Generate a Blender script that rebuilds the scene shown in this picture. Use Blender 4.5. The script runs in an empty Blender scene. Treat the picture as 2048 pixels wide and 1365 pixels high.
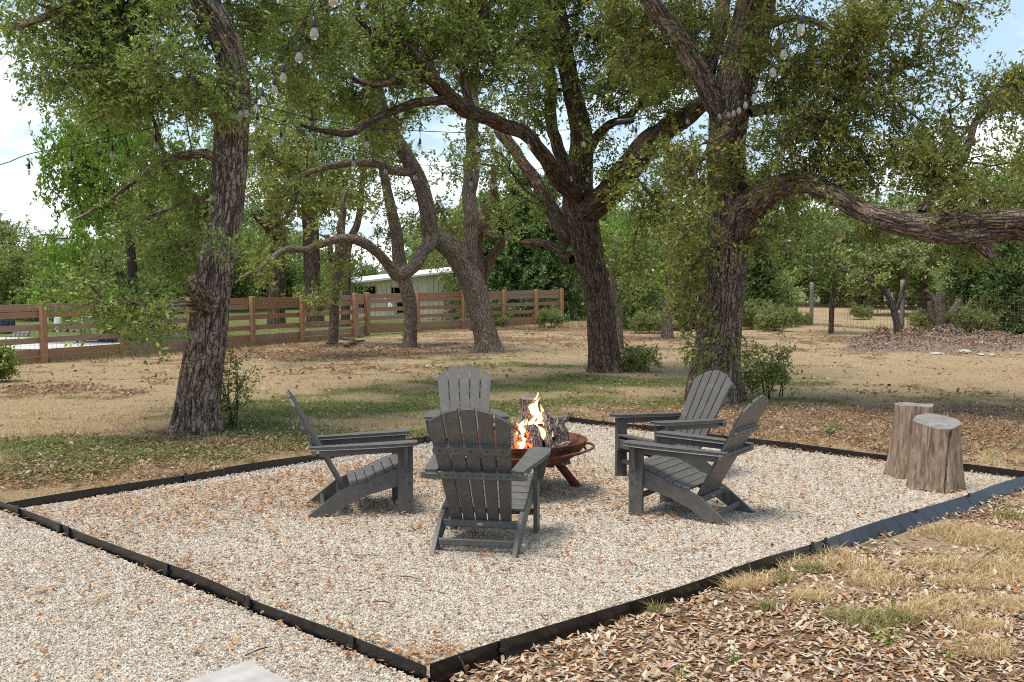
import bpy, bmesh, math, random
import numpy as np
from mathutils import Vector, Matrix
rs = np.random.RandomState(7)
random.seed(7)
R = math.radians
S = bpy.context.scene
COL = S.collection

# ------------------------------------------------------------------ camera, sky, sun, exposure
F, CX, CY, HZ, CH = 2253.0, 1024.0, 682.5, 545.0, 1.85     # photo pixels; horizon row; eye height in metres
TILT = math.atan((CY - HZ) / F)
cam = bpy.data.cameras.new('camera'); camo = bpy.data.objects.new('camera', cam); COL.objects.link(camo)
cam.sensor_width = 36; cam.lens = 36 * F / 2048; cam.clip_start = 0.1; cam.clip_end = 3000
camo.location = (0, 0, CH); camo.rotation_euler = (math.pi/2 - TILT, 0, 0)
S.camera = camo
SUN_EL, SUN_AZ = 72.0, -125.0      # azimuth clockwise from +Y (the view direction): high, left and a little behind
sd = Vector((math.sin(R(SUN_AZ))*math.cos(R(SUN_EL)), math.cos(R(SUN_AZ))*math.cos(R(SUN_EL)), math.sin(R(SUN_EL))))
sl = bpy.data.lights.new('sun', 'SUN'); so = bpy.data.objects.new('sun', sl); COL.objects.link(so)
sl.energy = 2.6; sl.angle = R(22.0); sl.color = (1.0, 0.93, 0.82)
so.rotation_euler = sd.to_track_quat('Z', 'Y').to_euler(); so.location = (-20, -10, 40)
W = bpy.data.worlds.new('World'); S.world = W; W.use_nodes = True
wt = W.node_tree; wn = wt.nodes; wn.clear()
def N(t, typ, **kw):
    n = t.nodes.new(typ)
    for k, v in kw.items():
        if k.startswith('i_'):
            n.inputs[k[2:].replace('_', ' ')].default_value = v
        else: setattr(n, k, v)
    return n
def L(t, a, b): t.links.new(a, b)
def ramp(t, fac, stops, interp='LINEAR'):
    n = t.nodes.new('ShaderNodeValToRGB'); cr = n.color_ramp; cr.interpolation = interp
    while len(cr.elements) < len(stops): cr.elements.new(0.5)
    for e, (p, c) in zip(cr.elements, stops):
        e.position = p; e.color = (c[0], c[1], c[2], 1) if not isinstance(c, (int, float)) else (c, c, c, 1)
    if fac is not None: t.links.new(fac, n.inputs[0])
    return n.outputs[0]
def mixc(t, fac, a, b, mode='MIX'):
    n = t.nodes.new('ShaderNodeMix'); n.data_type = 'RGBA'; n.blend_type = mode
    for sock, v in ((n.inputs[0], fac), (n.inputs[6], a), (n.inputs[7], b)):
        if isinstance(v, bpy.types.NodeSocket): t.links.new(v, sock)
        elif isinstance(v, (int, float)): sock.default_value = v if sock.type == 'VALUE' else (v, v, v, 1)
        else: sock.default_value = (v[0], v[1], v[2], 1)
    return n.outputs[2]
def math_(t, op, a, b=None, clamp=False):
    n = t.nodes.new('ShaderNodeMath'); n.operation = op; n.use_clamp = clamp
    for i, v in enumerate((a, b)):
        if v is None: continue
        if isinstance(v, bpy.types.NodeSocket): t.links.new(v, n.inputs[i])
        else: n.inputs[i].default_value = v
    return n.outputs[0]
def vmath(t, op, a, b=None):
    n = t.nodes.new('ShaderNodeVectorMath'); n.operation = op
    for i, v in enumerate((a, b)):
        if v is None: continue
        if isinstance(v, bpy.types.NodeSocket): t.links.new(v, n.inputs[i])
        else: n.inputs[i].default_value = v
    return n.outputs[0]
def noise(t, vec, scale, detail=4, rough=0.55, dist=0.0):
    n = t.nodes.new('ShaderNodeTexNoise'); n.inputs['Scale'].default_value = scale; n.inputs['Detail'].default_value = detail
    n.inputs['Roughness'].default_value = rough; n.inputs['Distortion'].default_value = dist
    if vec is not None: t.links.new(vec, n.inputs['Vector'])
    return n.outputs['Fac']
sky = N(wt, 'ShaderNodeTexSky', sky_type='NISHITA', sun_disc=False, sun_elevation=R(SUN_EL), sun_rotation=R(SUN_AZ),
        air_density=1.0, dust_density=1.2, ozone_density=1.0, altitude=200)
tc = N(wt, 'ShaderNodeTexCoord')
nd = vmath(wt, 'NORMALIZE', tc.outputs['Generated'])
sx = N(wt, 'ShaderNodeSeparateXYZ'); L(wt, nd, sx.inputs[0])
zz = math_(wt, 'ADD', math_(wt, 'MAXIMUM', sx.outputs[2], 0.0), 0.16)
cb = N(wt, 'ShaderNodeCombineXYZ')
L(wt, math_(wt, 'DIVIDE', sx.outputs[0], zz), cb.inputs[0]); L(wt, math_(wt, 'DIVIDE', sx.outputs[1], zz), cb.inputs[1])
cf = noise(wt, cb.outputs[0], 0.9, 7, 0.55, 0.2)
cmask = ramp(wt, math_(wt, 'ADD', cf, math_(wt, 'MULTIPLY', math_(wt, 'SUBTRACT', .085, math_(wt, 'MINIMUM', math_(wt, 'MAXIMUM', sx.outputs[2], 0.0), .25)), 1.0)), [(0.45, 0.0), (0.66, 1.0)])
cshade = ramp(wt, noise(wt, cb.outputs[0], 2.3, 6, 0.6), [(0.3, (7.6, 7.8, 8.1)), (0.7, (11.5, 11.5, 11.4))])
skyc = mixc(wt, 0.7, sky.outputs[0], (3.4, 4.5, 5.7))
wc = mixc(wt, cmask, skyc, cshade)
bg = N(wt, 'ShaderNodeBackground'); bg.inputs['Strength'].default_value = 0.115
L(wt, wc, bg.inputs['Color']); wo = N(wt, 'ShaderNodeOutputWorld'); L(wt, bg.outputs[0], wo.inputs[0])
S.view_settings.view_transform = 'Standard'; S.view_settings.look = 'None'
S.view_settings.exposure = 0.74; S.view_settings.gamma = 1.0; S.view_settings.use_curve_mapping = False
S.cycles.max_bounces = 6; S.cycles.diffuse_bounces = 3; S.cycles.glossy_bounces = 2; S.cycles.transmission_bounces = 3
S.cycles.transparent_max_bounces = 8; S.cycles.caustics_reflective = False; S.cycles.caustics_refractive = False
S.cycles.pixel_filter_type = 'BLACKMAN_HARRIS'; S.cycles.filter_width = 1.05; S.cycles.use_adaptive_sampling = True; S.cycles.use_denoising = False

# ------------------------------------------------------------------ pixel <-> place
ct, st = math.cos(TILT), math.sin(TILT)
def ray(px, py):
    u, v = (px-CX)/F, -(py-CY)/F
    return Vector((u, ct + v*st, v*ct - st))
def G(px, py, z=0.0):            # where a photo pixel meets the level z
    r = ray(px, py); k = (z-CH)/r.z
    return Vector((r.x*k, r.y*k, z))
def A(px, py, d):                # the point d metres away down the view on that pixel
    r = ray(px, py); k = d/r.y
    return Vector((r.x*k, d, CH + r.z*k))
def mpp(d): return d/F           # metres per photo pixel at distance d

# ------------------------------------------------------------------ numpy noise
def _h(ix, iy, iz, s):
    n = (ix.astype(np.int64)*374761393 + iy.astype(np.int64)*668265263 + iz.astype(np.int64)*2147483647 + s*1274126177) & 0xffffffff
    n = ((n ^ (n >> 13)) * 1274126177) & 0xffffffff
    n = ((n ^ (n >> 16)) * 2246822519) & 0xffffffff
    return ((n ^ (n >> 15)) & 0xffffff) / float(0xffffff)
def vn(P, sc=1.0, s=0):
    P = np.asarray(P, float)*sc
    if P.shape[1] == 2: P = np.c_[P, np.zeros(len(P))]
    i = np.floor(P); f = P-i; f = f*f*(3-2*f); i = i.astype(np.int64); o = 0
    for a in (0, 1):
        for b in (0, 1):
            for c in (0, 1):
                w = (f[:,0] if a else 1-f[:,0])*(f[:,1] if b else 1-f[:,1])*(f[:,2] if c else 1-f[:,2])
                o = o + w*_h(i[:,0]+a, i[:,1]+b, i[:,2]+c, s)
    return o
def fbm(P, sc=1.0, s=0, o=4):
    t = 0; a = 1; w = 0
    for k in range(o):
        t = t + a*vn(P, sc*2**k, s+k*17); w += a; a *= .5
    return t/w
def worley(P, s=0):
    i = np.floor(P).astype(np.int64); f1 = np.full(len(P), 9.); f2 = np.full(len(P), 9.)
    for a in (-1, 0, 1):
        for b in (-1, 0, 1):
            for c in (-1, 0, 1):
                q = i + np.array([a, b, c])
                pt = q + np.c_[_h(q[:,0], q[:,1], q[:,2], s), _h(q[:,0], q[:,1], q[:,2], s+1), _h(q[:,0], q[:,1], q[:,2], s+2)]
                d = np.sqrt(((P-pt)**2).sum(1))
                n1 = np.minimum(f1, d); f2 = np.minimum(np.maximum(f1, d), f2); f1 = n1
    return f1, f2

# ------------------------------------------------------------------ mesh helpers
def unit(a): return a/np.maximum(np.linalg.norm(a, axis=-1, keepdims=True), 1e-9)
def mesh(name, V, faces, mats, attrs=None, midx=None, smooth=False):
    """faces: list of (n,k) integer arrays"""
    me = bpy.data.meshes.new(name)
    V = np.asarray(V, np.float32); faces = [np.asarray(f, np.int32) for f in faces if len(f)]
    me.vertices.add(len(V)); me.vertices.foreach_set('co', V.ravel())
    lt = np.concatenate([np.full(len(f), f.shape[1], np.int32) for f in faces]); li = np.concatenate([f.ravel() for f in faces])
    me.loops.add(len(li)); me.loops.foreach_set('vertex_index', li)
    me.polygons.add(len(lt)); me.polygons.foreach_set('loop_start', np.r_[0, np.cumsum(lt)[:-1]].astype(np.int32)); 
    me.polygons.foreach_set('loop_total', lt)
    if midx is not None: me.polygons.foreach_set('material_index', np.asarray(midx, np.int32))
    me.polygons.foreach_set('use_smooth', np.full(len(lt), smooth))
    me.update(calc_edges=True)
    for m in (mats if isinstance(mats, (list, tuple)) else [mats]): me.materials.append(m)
    for k, (typ, a) in (attrs or {}).items():
        at = me.attributes.new(k, typ, 'POINT')
        at.data.foreach_set({'FLOAT': 'value', 'FLOAT_VECTOR': 'vector', 'FLOAT_COLOR': 'color'}[typ], np.asarray(a, np.float32).ravel())
    return me
def link(name, data, parent=None, label=None, cat=None, group=None, kind=None, loc=None, rz=None):
    o = bpy.data.objects.new(name, data); COL.objects.link(o)
    if parent: o.parent = parent
    if label: o['label'] = label
    if cat: o['category'] = cat
    if group: o['group'] = group
    if kind: o['kind'] = kind
    if loc is not None: o.location = loc
    if rz is not None: o.rotation_euler = (0, 0, rz)
    return o
def thing(name, label, cat, loc=(0,0,0), rz=0.0, group=None): return link(name, None, None, label, cat, group, None, loc, rz)
def copy_tree(o, parent=None):
    c = o.copy(); COL.objects.link(c)
    if parent: c.parent = parent
    for ch in list(o.children): copy_tree(ch, c)
    return c
def bmfin(bm, name, mat, bevel=0.0, smooth=False, segs=1):
    if bevel > 0:
        es = [e for e in bm.edges if len(e.link_faces) == 2 and e.calc_face_angle(0) > 0.6]
        bmesh.ops.bevel(bm, geom=es, offset=bevel, segments=segs, affect='EDGES', clamp_overlap=True)
    bmesh.ops.recalc_face_normals(bm, faces=bm.faces)
    me = bpy.data.meshes.new(name); bm.to_mesh(me); bm.free()
    for m in (mat if isinstance(mat, (list, tuple)) else [mat]): me.materials.append(m)
    if smooth:
        for p in me.polygons: p.use_smooth = True
    return me
def bm_box(bm, c, s, rot=None):
    r = bmesh.ops.create_cube(bm, size=1.0); M = Matrix.Translation(c) @ ((rot.to_4x4() if rot else Matrix()) @ Matrix.Diagonal((s[0], s[1], s[2], 1)))
    bmesh.ops.transform(bm, matrix=M, verts=r['verts']); return r['verts']
def box(name, c, s, mat, bevel=0.003, rot=None):
    bm = bmesh.new(); bm_box(bm, c, s, rot); return bmfin(bm, name, mat, bevel)
def prism(name, poly, axis, a, b, mat, bevel=0.003, M=None):
    """poly in the two axes other than axis (cyclic order), extruded from a to b"""
    bm = bmesh.new()
    def P(p, t):
        return {'x': (t, p[0], p[1]), 'y': (p[0], t, p[1]), 'z': (p[0], p[1], t)}[axis]
    v0 = [bm.verts.new(P(p, a)) for p in poly]; v1 = [bm.verts.new(P(p, b)) for p in poly]
    n = len(poly); bm.faces.new(v0); bm.faces.new(v1[::-1])
    for i in range(n): bm.faces.new((v0[i], v0[(i+1)%n], v1[(i+1)%n], v1[i]))
    if M: bmesh.ops.transform(bm, matrix=M, verts=bm.verts)
    return bmfin(bm, name, mat, bevel)
def lathe(prof, segs=24):
    """prof list of (r,z) -> V, faces"""
    a = np.arange(segs)*2*np.pi/segs; V = []
    for r, z in prof: V.append(np.c_[np.cos(a)*r, np.sin(a)*r, np.full(segs, z)])
    V = np.vstack(V); f = []
    j = np.arange(segs); k = (j+1) % segs
    for i in range(len(prof)-1): f.append(np.c_[i*segs+j, i*segs+k, (i+1)*segs+k, (i+1)*segs+j])
    return V, [np.vstack(f)]
def catmull(P, ds):
    P = np.asarray(P, float); 
    if len(P) == 2: 
        n = max(2, int(np.linalg.norm(P[1,:3]-P[0,:3])/ds)+1); t = np.linspace(0,1,n)[:,None]; return P[0]*(1-t)+P[1]*t
    Q = np.vstack([2*P[0]-P[1], P, 2*P[-1]-P[-2]]); out = []
    for i in range(1, len(Q)-2):
        n = max(1, int(round(np.linalg.norm(Q[i+1,:3]-Q[i,:3])/ds)))
        t = (np.arange(n)/n)[:,None]
        a, b, c, d = Q[i-1], Q[i], Q[i+1], Q[i+2]
        out.append(.5*((2*b)+(-a+c)*t+(2*a-5*b+4*c-d)*t*t+(-a+3*b-3*c+d)*t**3))
    out.append(P[-1:]); return np.vstack(out)
def frames(C):
    T = np.gradient(C, axis=0); T = unit(T)
    n = len(C); U = np.zeros((n,3)); r = np.array([1.,0,0]) if abs(T[0,0]) < .9 else np.array([0,1.,0])
    u = r - T[0]*(r@T[0]); u /= np.linalg.norm(u); U[0] = u
    for i in range(1, n):
        u = u - T[i]*(u@T[i]); u /= (np.linalg.norm(u)+1e-12); U[i] = u
    return T, U, np.cross(T, U)
def sweep(C, r, segs, bark=None, seed=0, flare=None, off=0):
    """tube along C with radii r -> V, quads, bark coordinates"""
    C = np.asarray(C, float); T, U, B = frames(C)
    a = np.arange(segs)*2*np.pi/segs; ca, sa = np.cos(a), np.sin(a); n = len(C)
    s = np.r_[0, np.cumsum(np.linalg.norm(np.diff(C, axis=0), axis=1))]
    D = U[:,None,:]*ca[None,:,None] + B[:,None,:]*sa[None,:,None]
    rr = np.repeat(np.asarray(r, float)[:,None], segs, 1)
    bk = np.stack([ca[None,:]*rr, sa[None,:]*rr, np.repeat(s[:,None], segs, 1)], 2)
    if bark:
        scale, depth = bark
        lump = fbm((bk*np.array([1,1,.5])).reshape(-1,3)+seed*3.3, 3.0, seed, 3).reshape(n, segs)
        rr = rr*(1+0.22*(lump-.5))
        q = bk.reshape(-1,3)*scale*np.array([1,1,.13]); w = np.c_[vn(q,1.3,5),vn(q,1.3,9),vn(q,1.3,12)]*.5
        f = vn(q+w+seed*7.7, 1.0, seed+3)*.7+vn(q+w, 2.1, seed+6)*.3; g = vn(bk.reshape(-1,3)*scale*np.array([.5,.5,.45])+seed, 1.0, seed+8)
        crack = np.maximum(np.exp(-((f-.5)/.045)**2), .6*np.exp(-((g-.5)/.03)**2)).reshape(n, segs)
        rid = vn(bk.reshape(-1,3)*np.array([1,1,.3]), scale*2.3, seed+4).reshape(n, segs)
        rr = rr - depth*crack*np.minimum(1, rr/.12) + depth*.35*(rid-.5)
    if flare is not None:
        k, m, ph = flare
        fl = np.exp(-s/k)[:,None]; lob = np.sum([np.cos(a*mm+p)*w_ for mm, p, w_ in m], axis=0)[None,:]
        rr = rr*(1+fl*ph*(0.55+lob))
    V = (C[:,None,:] + D*rr[:,:,None]).reshape(-1,3)
    j = np.arange(segs); k = (j+1) % segs; base = (np.arange(n-1)*segs)[:,None]
    Fq = np.stack([base+j, base+k, base+segs+k, base+segs+j], 2).reshape(-1,4) + off
    return V, Fq, bk.reshape(-1,3)
def tube_mesh(name, pts, mat, segs=8, ds=0.05, cap=True, **kw):
    P = catmull(pts, ds); V, Fq, bk = sweep(P[:,:3], P[:,3], segs, **kw)
    fs = [Fq]
    if cap: fs += [np.arange(segs)[::-1][None,:], (len(V)-segs+np.arange(segs))[None,:]]
    return mesh(name, V, fs, mat, {'bk': ('FLOAT_VECTOR', bk)}, smooth=(segs > 5 and 'bark' not in kw) or segs > 5)

# ------------------------------------------------------------------ materials
def newmat(name):
    m = bpy.data.materials.new(name); m.use_nodes = True; t = m.node_tree; t.nodes.clear()
    o = t.nodes.new('ShaderNodeOutputMaterial'); p = t.nodes.new('ShaderNodeBsdfPrincipled'); t.links.new(p.outputs[0], o.inputs[0])
    return m, t, p, o
def obco(t, kind='Object'): return t.nodes.new('ShaderNodeTexCoord').outputs[kind]
def geopos(t): return t.nodes.new('ShaderNodeNewGeometry').outputs['Position']
def attr(t, name, out='Vector'): n = t.nodes.new('ShaderNodeAttribute'); n.attribute_name = name; return n.outputs[out]
def bump(t, p, h, strength=0.5, dist=0.01):
    b = t.nodes.new('ShaderNodeBump'); b.inputs['Strength'].default_value = strength; b.inputs['Distance'].default_value = dist
    t.links.new(h, b.inputs['Height']); t.links.new(b.outputs[0], p.inputs['Normal'])
def scalev(t, v, s):
    n = t.nodes.new('ShaderNodeMapping'); n.inputs['Scale'].default_value = s; t.links.new(v, n.inputs['Vector']); return n.outputs[0]

def bark_mat(name, hi, lo, dk, sc=20.0, lichen=0.25):
    m, t, p, o = newmat(name); v = attr(t, 'bk')
    w = t.nodes.new('ShaderNodeTexNoise'); w.inputs['Scale'].default_value = 6; w.inputs['Detail'].default_value = 3
    L(t, v, w.inputs['Vector'])
    v2 = vmath(t, 'ADD', v, scalev(t, w.outputs['Color'], (.05, .05, .15)))
    f1 = math_(t, 'ABSOLUTE', math_(t, 'SUBTRACT', noise(t, scalev(t, v2, (sc, sc, sc*.13)), 1.0, 2.5, .5, .4), .5))
    f2 = math_(t, 'ABSOLUTE', math_(t, 'SUBTRACT', noise(t, scalev(t, v2, (sc*.6, sc*.6, sc*.5)), 1.3, 2, .5), .5))
    edge = ramp(t, math_(t, 'MINIMUM', f1, math_(t, 'ADD', math_(t, 'MULTIPLY', f2, 1.6), .012)), [(0.0, 0.0), (0.075, 1.0)])
    fine = noise(t, scalev(t, v, (60, 60, 14)), 1.0, 5, .65)
    big = noise(t, v, 1.7, 3, .5)
    base = mixc(t, ramp(t, fine, [(.3, 0.0), (.72, 1.0)]), lo, hi)
    base = mixc(t, math_(t, 'MULTIPLY', ramp(t, big, [(.5, 0.0), (.7, 1.0)]), lichen), base, (.26, .27, .24))
    L(t, mixc(t, edge, dk, base), p.inputs['Base Color'])
    p.inputs['Roughness'].default_value = .93; p.inputs['Specular IOR Level'].default_value = .2
    h = math_(t, 'ADD', edge, math_(t, 'MULTIPLY', fine, .7)); bump(t, p, h, 1.0, .014)
    return m
M_BARK_OAK = bark_mat('oak_bark', (.43, .325, .245), (.19, .130, .092), (.034, .021, .015), 19, .35)
M_BARK_DARK = bark_mat('dark_oak_bark', (.27, .18, .125), (.12, .074, .048), (.030, .018, .012), 22, .15)
M_BARK_PALE = bark_mat('pale_oak_bark', (.42, .33, .25), (.20, .15, .11), (.06, .043, .034), 40, .4)
M_BARK_LIMB = bark_mat('limb_bark', (.25, .20, .165), (.12, .090, .070), (.036, .026, .020), 26, .5)
M_BARK_FAR = bark_mat('grey_brown_bark', (.20, .16, .13), (.10, .075, .06), (.04, .03, .025), 18, .2)
M_LOG = bark_mat('firewood_bark', (.66, .52, .43), (.38, .27, .21), (.06, .04, .035), 60, .3)

def leaf_mat(name, stops, trans=.35, rough=.45):
    m, t, p, o = newmat(name); r = attr(t, 'rnd', 'Fac')
    oi = t.nodes.new('ShaderNodeObjectInfo')
    c = ramp(t, r, stops)
    hv = t.nodes.new('ShaderNodeHueSaturation'); L(t, c, hv.inputs['Color'])
    L(t, math_(t, 'ADD', .485, math_(t, 'MULTIPLY', oi.outputs['Random'], .03)), hv.inputs['Hue'])
    L(t, math_(t, 'ADD', .85, math_(t, 'MULTIPLY', oi.outputs['Random'], .3)), hv.inputs['Value'])
    L(t, hv.outputs[0], p.inputs['Base Color']); p.inputs['Roughness'].default_value = rough; p.inputs['Specular IOR Level'].default_value = .45
    tr = t.nodes.new('ShaderNodeBsdfTranslucent')
    L(t, mixc(t, .5, hv.outputs[0], (.27, .40, .035)), tr.inputs['Color'])
    mx = t.nodes.new('ShaderNodeMixShader'); mx.inputs[0].default_value = trans
    L(t, p.outputs[0], mx.inputs[1]); L(t, tr.outputs[0], mx.inputs[2]); L(t, mx.outputs[0], o.inputs[0])
    return m
M_OAKLEAF = leaf_mat('oak_leaf', [(0, (0.118, 0.164, 0.035)), (.4, (0.224, 0.278, 0.057)), (.75, (0.369, 0.411, 0.089)), (.93, (0.580, 0.555, 0.132)), (1, (0.526, 0.316, 0.070))])
M_OAKLEAF2 = leaf_mat('olive_oak_leaf', [(0, (0.138, 0.167, 0.036)), (.4, (0.262, 0.297, 0.059)), (.75, (0.424, 0.437, 0.091)), (.93, (0.600, 0.592, 0.132)), (1, (0.549, 0.336, 0.067))])
M_OAKLEAF3 = leaf_mat('grey_green_leaf', [(0, (0.142, 0.174, 0.061)), (.4, (0.257, 0.292, 0.096)), (.75, (0.414, 0.415, 0.150)), (1, (0.600, 0.583, 0.229))])
M_LIME = leaf_mat('bright_leaf', [(0, (0.116, 0.225, 0.019)), (.5, (0.201, 0.354, 0.032)), (.85, (0.311, 0.466, 0.051)), (1, (0.528, 0.547, 0.101))], .45)
M_JUNI = leaf_mat('juniper_leaf', [(0, (0.055, 0.103, 0.026)), (.5, (0.114, 0.186, 0.044)), (.85, (0.204, 0.296, 0.066)), (1, (0.332, 0.370, 0.111))], .2, .6)
M_FARLEAF = leaf_mat('far_leaf', [(0, (0.138, 0.190, 0.052)), (.5, (0.277, 0.350, 0.096)), (.85, (0.471, 0.496, 0.148)), (1, (0.600, 0.600, 0.192))])

def stump_top():
    m, t, p, o = newmat('ringed_end_grain'); v = obco(t); w = N(t, 'ShaderNodeTexWave', wave_type='RINGS', rings_direction='Z'); w.inputs['Scale'].default_value = 22; w.inputs['Distortion'].default_value = 5; w.inputs['Detail'].default_value = 3; w.inputs['Detail Scale'].default_value = .6
    L(t, v, w.inputs['Vector']); n = noise(t, v, 9, 5, .6); c = mixc(t, ramp(t, n, [(.35, 0.), (.65, 1.)]), (.17, .155, .14), (.32, .30, .275)); c = mixc(t, math_(t, 'MULTIPLY', w.outputs['Fac'], .45), c, (.13, .11, .085))
    L(t, mixc(t, ramp(t, noise(t, v, 30, 3, .6), [(.55, 0.), (.7, .6)]), c, (.12, .095, .075)), p.inputs['Base Color']); p.inputs['Roughness'].default_value = .9; bump(t, p, w.outputs['Fac'], .6, .003); return m
def col_mat(name, rough=.9, spec=.2, trans=0.0, bmp=None):
    m, t, p, o = newmat(name); c = attr(t, 'Col', 'Color'); L(t, c, p.inputs['Base Color'])
    p.inputs['Roughness'].default_value = rough; p.inputs['Specular IOR Level'].default_value = spec
    if trans:
        tr = t.nodes.new('ShaderNodeBsdfTranslucent'); L(t, c, tr.inputs['Color']); mx = t.nodes.new('ShaderNodeMixShader')
        mx.inputs[0].default_value = trans; L(t, p.outputs[0], mx.inputs[1]); L(t, tr.outputs[0], mx.inputs[2]); L(t, mx.outputs[0], o.inputs[0])
    return m
M_PEB = col_mat('pebble_stone', .85, .3)
M_LITTER = col_mat('dry_leaf', .75, .3, .2)
M_BLADE = col_mat('grass_blade', .8, .2, .3)

def ground_mat():
    m, t, p, o = newmat('lawn_soil'); v = geopos(t)
    gw = attr(t, 'gw', 'Fac'); lw = attr(t, 'lw', 'Fac')
    n1 = noise(t, v, 38, 5, .7); n2 = noise(t, v, 9, 4, .6); n3 = noise(t, v, 90, 3, .7)
    straw = mixc(t, ramp(t, n1, [(.35, 0.), (.65, 1.)]), (.24, .17, .095), (.54, .42, .26))
    straw = mixc(t, ramp(t, n2, [(.35, 0.), (.7, .45)]), straw, (.40, .27, .15))
    green = mixc(t, ramp(t, n1, [(.4, 0.), (.62, 1.)]), (.075, .09, .028), (.20, .225, .07))
    lit = mixc(t, ramp(t, n3, [(.38, 0.), (.62, 1.)]), (.075, .045, .028), (.36, .225, .13))
    c = mixc(t, ramp(t, math_(t, 'ADD', lw, math_(t, 'MULTIPLY', math_(t, 'SUBTRACT', n2, .5), 1.2)), [(.35, 0.), (.65, 1.)]), straw, lit)
    c = mixc(t, ramp(t, math_(t, 'ADD', gw, math_(t, 'MULTIPLY', math_(t, 'SUBTRACT', n1, .5), 1.6)), [(.4, 0.), (.62, .95)]), c, green)
    L(t, c, p.inputs['Base Color']); p.inputs['Roughness'].default_value = .97; p.inputs['Specular IOR Level'].default_value = .1
    bump(t, p, math_(t, 'ADD', n1, math_(t, 'MULTIPLY', n3, .5)), 1.0, .03); return m
M_GROUND = ground_mat()
def simple(name, c1, c2, sc=20, rough=.7, spec=.3, metal=0., bmp=.2, bd=.003, vec='Object', stretch=(1,1,1), lo=.35, hi=.65, detail=5, c3=None):
    m, t, p, o = newmat(name); v = scalev(t, obco(t, vec), stretch); n = noise(t, v, sc, detail, .6)
    c = mixc(t, ramp(t, n, [(lo, 0.), (hi, 1.)]), c1, c2)
    if c3: c = mixc(t, ramp(t, noise(t, v, sc*.22, 4, .6), [(.5, 0.), (.68, 1.)]), c, c3)
    L(t, c, p.inputs['Base Color']); p.inputs['Roughness'].default_value = rough; p.inputs['Specular IOR Level'].default_value = spec
    p.inputs['Metallic'].default_value = metal
    if bmp: bump(t, p, n, bmp, bd)
    return m
M_GBASE = simple('gravel_dust', (.34, .295, .24), (.50, .45, .38), 55, .95, .1, bmp=1., bd=.01, vec='Object')
M_POLY = simple('slate_grey_lumber', (.090, .083, .074), (.122, .113, .102), 60, .5, .42, bmp=.35, bd=.0015, stretch=(1, 1, 1), c3=(.138, .128, .115))
M_DARKM = simple('bolt_metal', (.03, .03, .03), (.05, .05, .05), 50, .5, .4, bmp=0)
M_BADGE = simple('badge_metal', (.45, .42, .36), (.55, .52, .45), 50, .4, .5, .6, bmp=0)
M_RUST = simple('rusted_steel', (.095, .034, .020), (.20, .075, .038), 22, .75, .3, .25, bmp=.5, bd=.002, c3=(.055, .028, .020))
M_EDGE = simple('black_painted_steel', (.006, .006, .007), (.012, .011, .012), 14, .28, .6, .0, bmp=.10, bd=.003, c3=(.020, .016, .013))
M_EDGES = simple('steel_stake', (.018, .018, .02), (.035, .034, .036), 30, .45, .5, bmp=.2)
M_SLAB = simple('pale_limestone', (.36, .33, .30), (.47, .44, .41), 9, .9, .15, bmp=.6, bd=.006)
M_ROCK = simple('white_limestone', (.36, .33, .29), (.52, .49, .44), 9, .9, .15, bmp=.6, bd=.01)
M_WIRE = simple('galvanised_wire', (.16, .16, .16), (.24, .24, .24), 30, .5, .5, .3, bmp=0)
M_CORD = simple('black_cord', (.012, .012, .012), (.02, .02, .02), 30, .5, .4, bmp=0)
M_SOCK = simple('black_rubber', (.010, .010, .011), (.02, .02, .021), 60, .4, .45, bmp=0)
def wood_mat(name, a, b, knot, sc=1.0, rough=.75):
    m, t, p, o = newmat(name); v = obco(t)
    v = vmath(t, 'ADD', v, vmath(t, 'MULTIPLY', t.nodes.new('ShaderNodeObjectInfo').outputs['Random'], (7., 7., 7.)))
    g = noise(t, scalev(t, v, (1.2*sc, 26*sc, 26*sc)), 1.6, 5, .65, .6)
    big = noise(t, scalev(t, v, (.9, 3, 3)), 1.2, 3, .5)
    vo = N(t, 'ShaderNodeTexVoronoi'); vo.inputs['Scale'].default_value = 1; L(t, scalev(t, v, (1.6, 7, 7)), vo.inputs['Vector'])
    kn = ramp(t, vo.outputs['Distance'], [(.06, 1.), (.13, 0.)])
    c = mixc(t, ramp(t, g, [(.35, 0.), (.65, 1.)]), a, b)
    c = mixc(t, ramp(t, big, [(.4, 0.), (.7, .5)]), c, tuple(.6*x+.1 for x in a))
    L(t, mixc(t, kn, c, knot), p.inputs['Base Color']); p.inputs['Roughness'].default_value = rough; p.inputs['Specular IOR Level'].default_value = .25
    bump(t, p, g, .4, .004); return m
M_FENCE = wood_mat('brown_fence_board', (.27, .135, .066), (.50, .285, .155), (.05, .022, .013))
M_FENCEG = wood_mat('weathered_fence_board', (.28, .18, .12), (.44, .30, .21), (.07, .04, .03))
M_POSTG = wood_mat('grey_weathered_post', (.15, .125, .10), (.29, .25, .20), (.07, .05, .04))
def stump_side():
    m, t, p, o = newmat('bare_stump_wood'); v = attr(t, 'bk')
    f = noise(t, scalev(t, v, (34, 34, 3.2)), 1, 6, .62, 1.2); b = noise(t, v, 7, 4, .6)
    c = mixc(t, ramp(t, f, [(.36, 0.), (.60, 1.)]), (.15, .095, .062), (.42, .31, .225))
    c = mixc(t, ramp(t, b, [(.48, 0.), (.66, .7)]), c, (.26, .17, .115))
    L(t, c, p.inputs['Base Color']); p.inputs['Roughness'].default_value = .88; p.inputs['Specular IOR Level'].default_value = .15
    bump(t, p, f, .9, .012); return m
M_STUMP = stump_side()
M_STUMPTOP = simple('weathered_end_grain', (.12, .09, .07), (.24, .19, .15), 12, .9, .1, bmp=.7, bd=.004, c3=(.20, .17, .14))
M_RINGS = stump_top()
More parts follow.
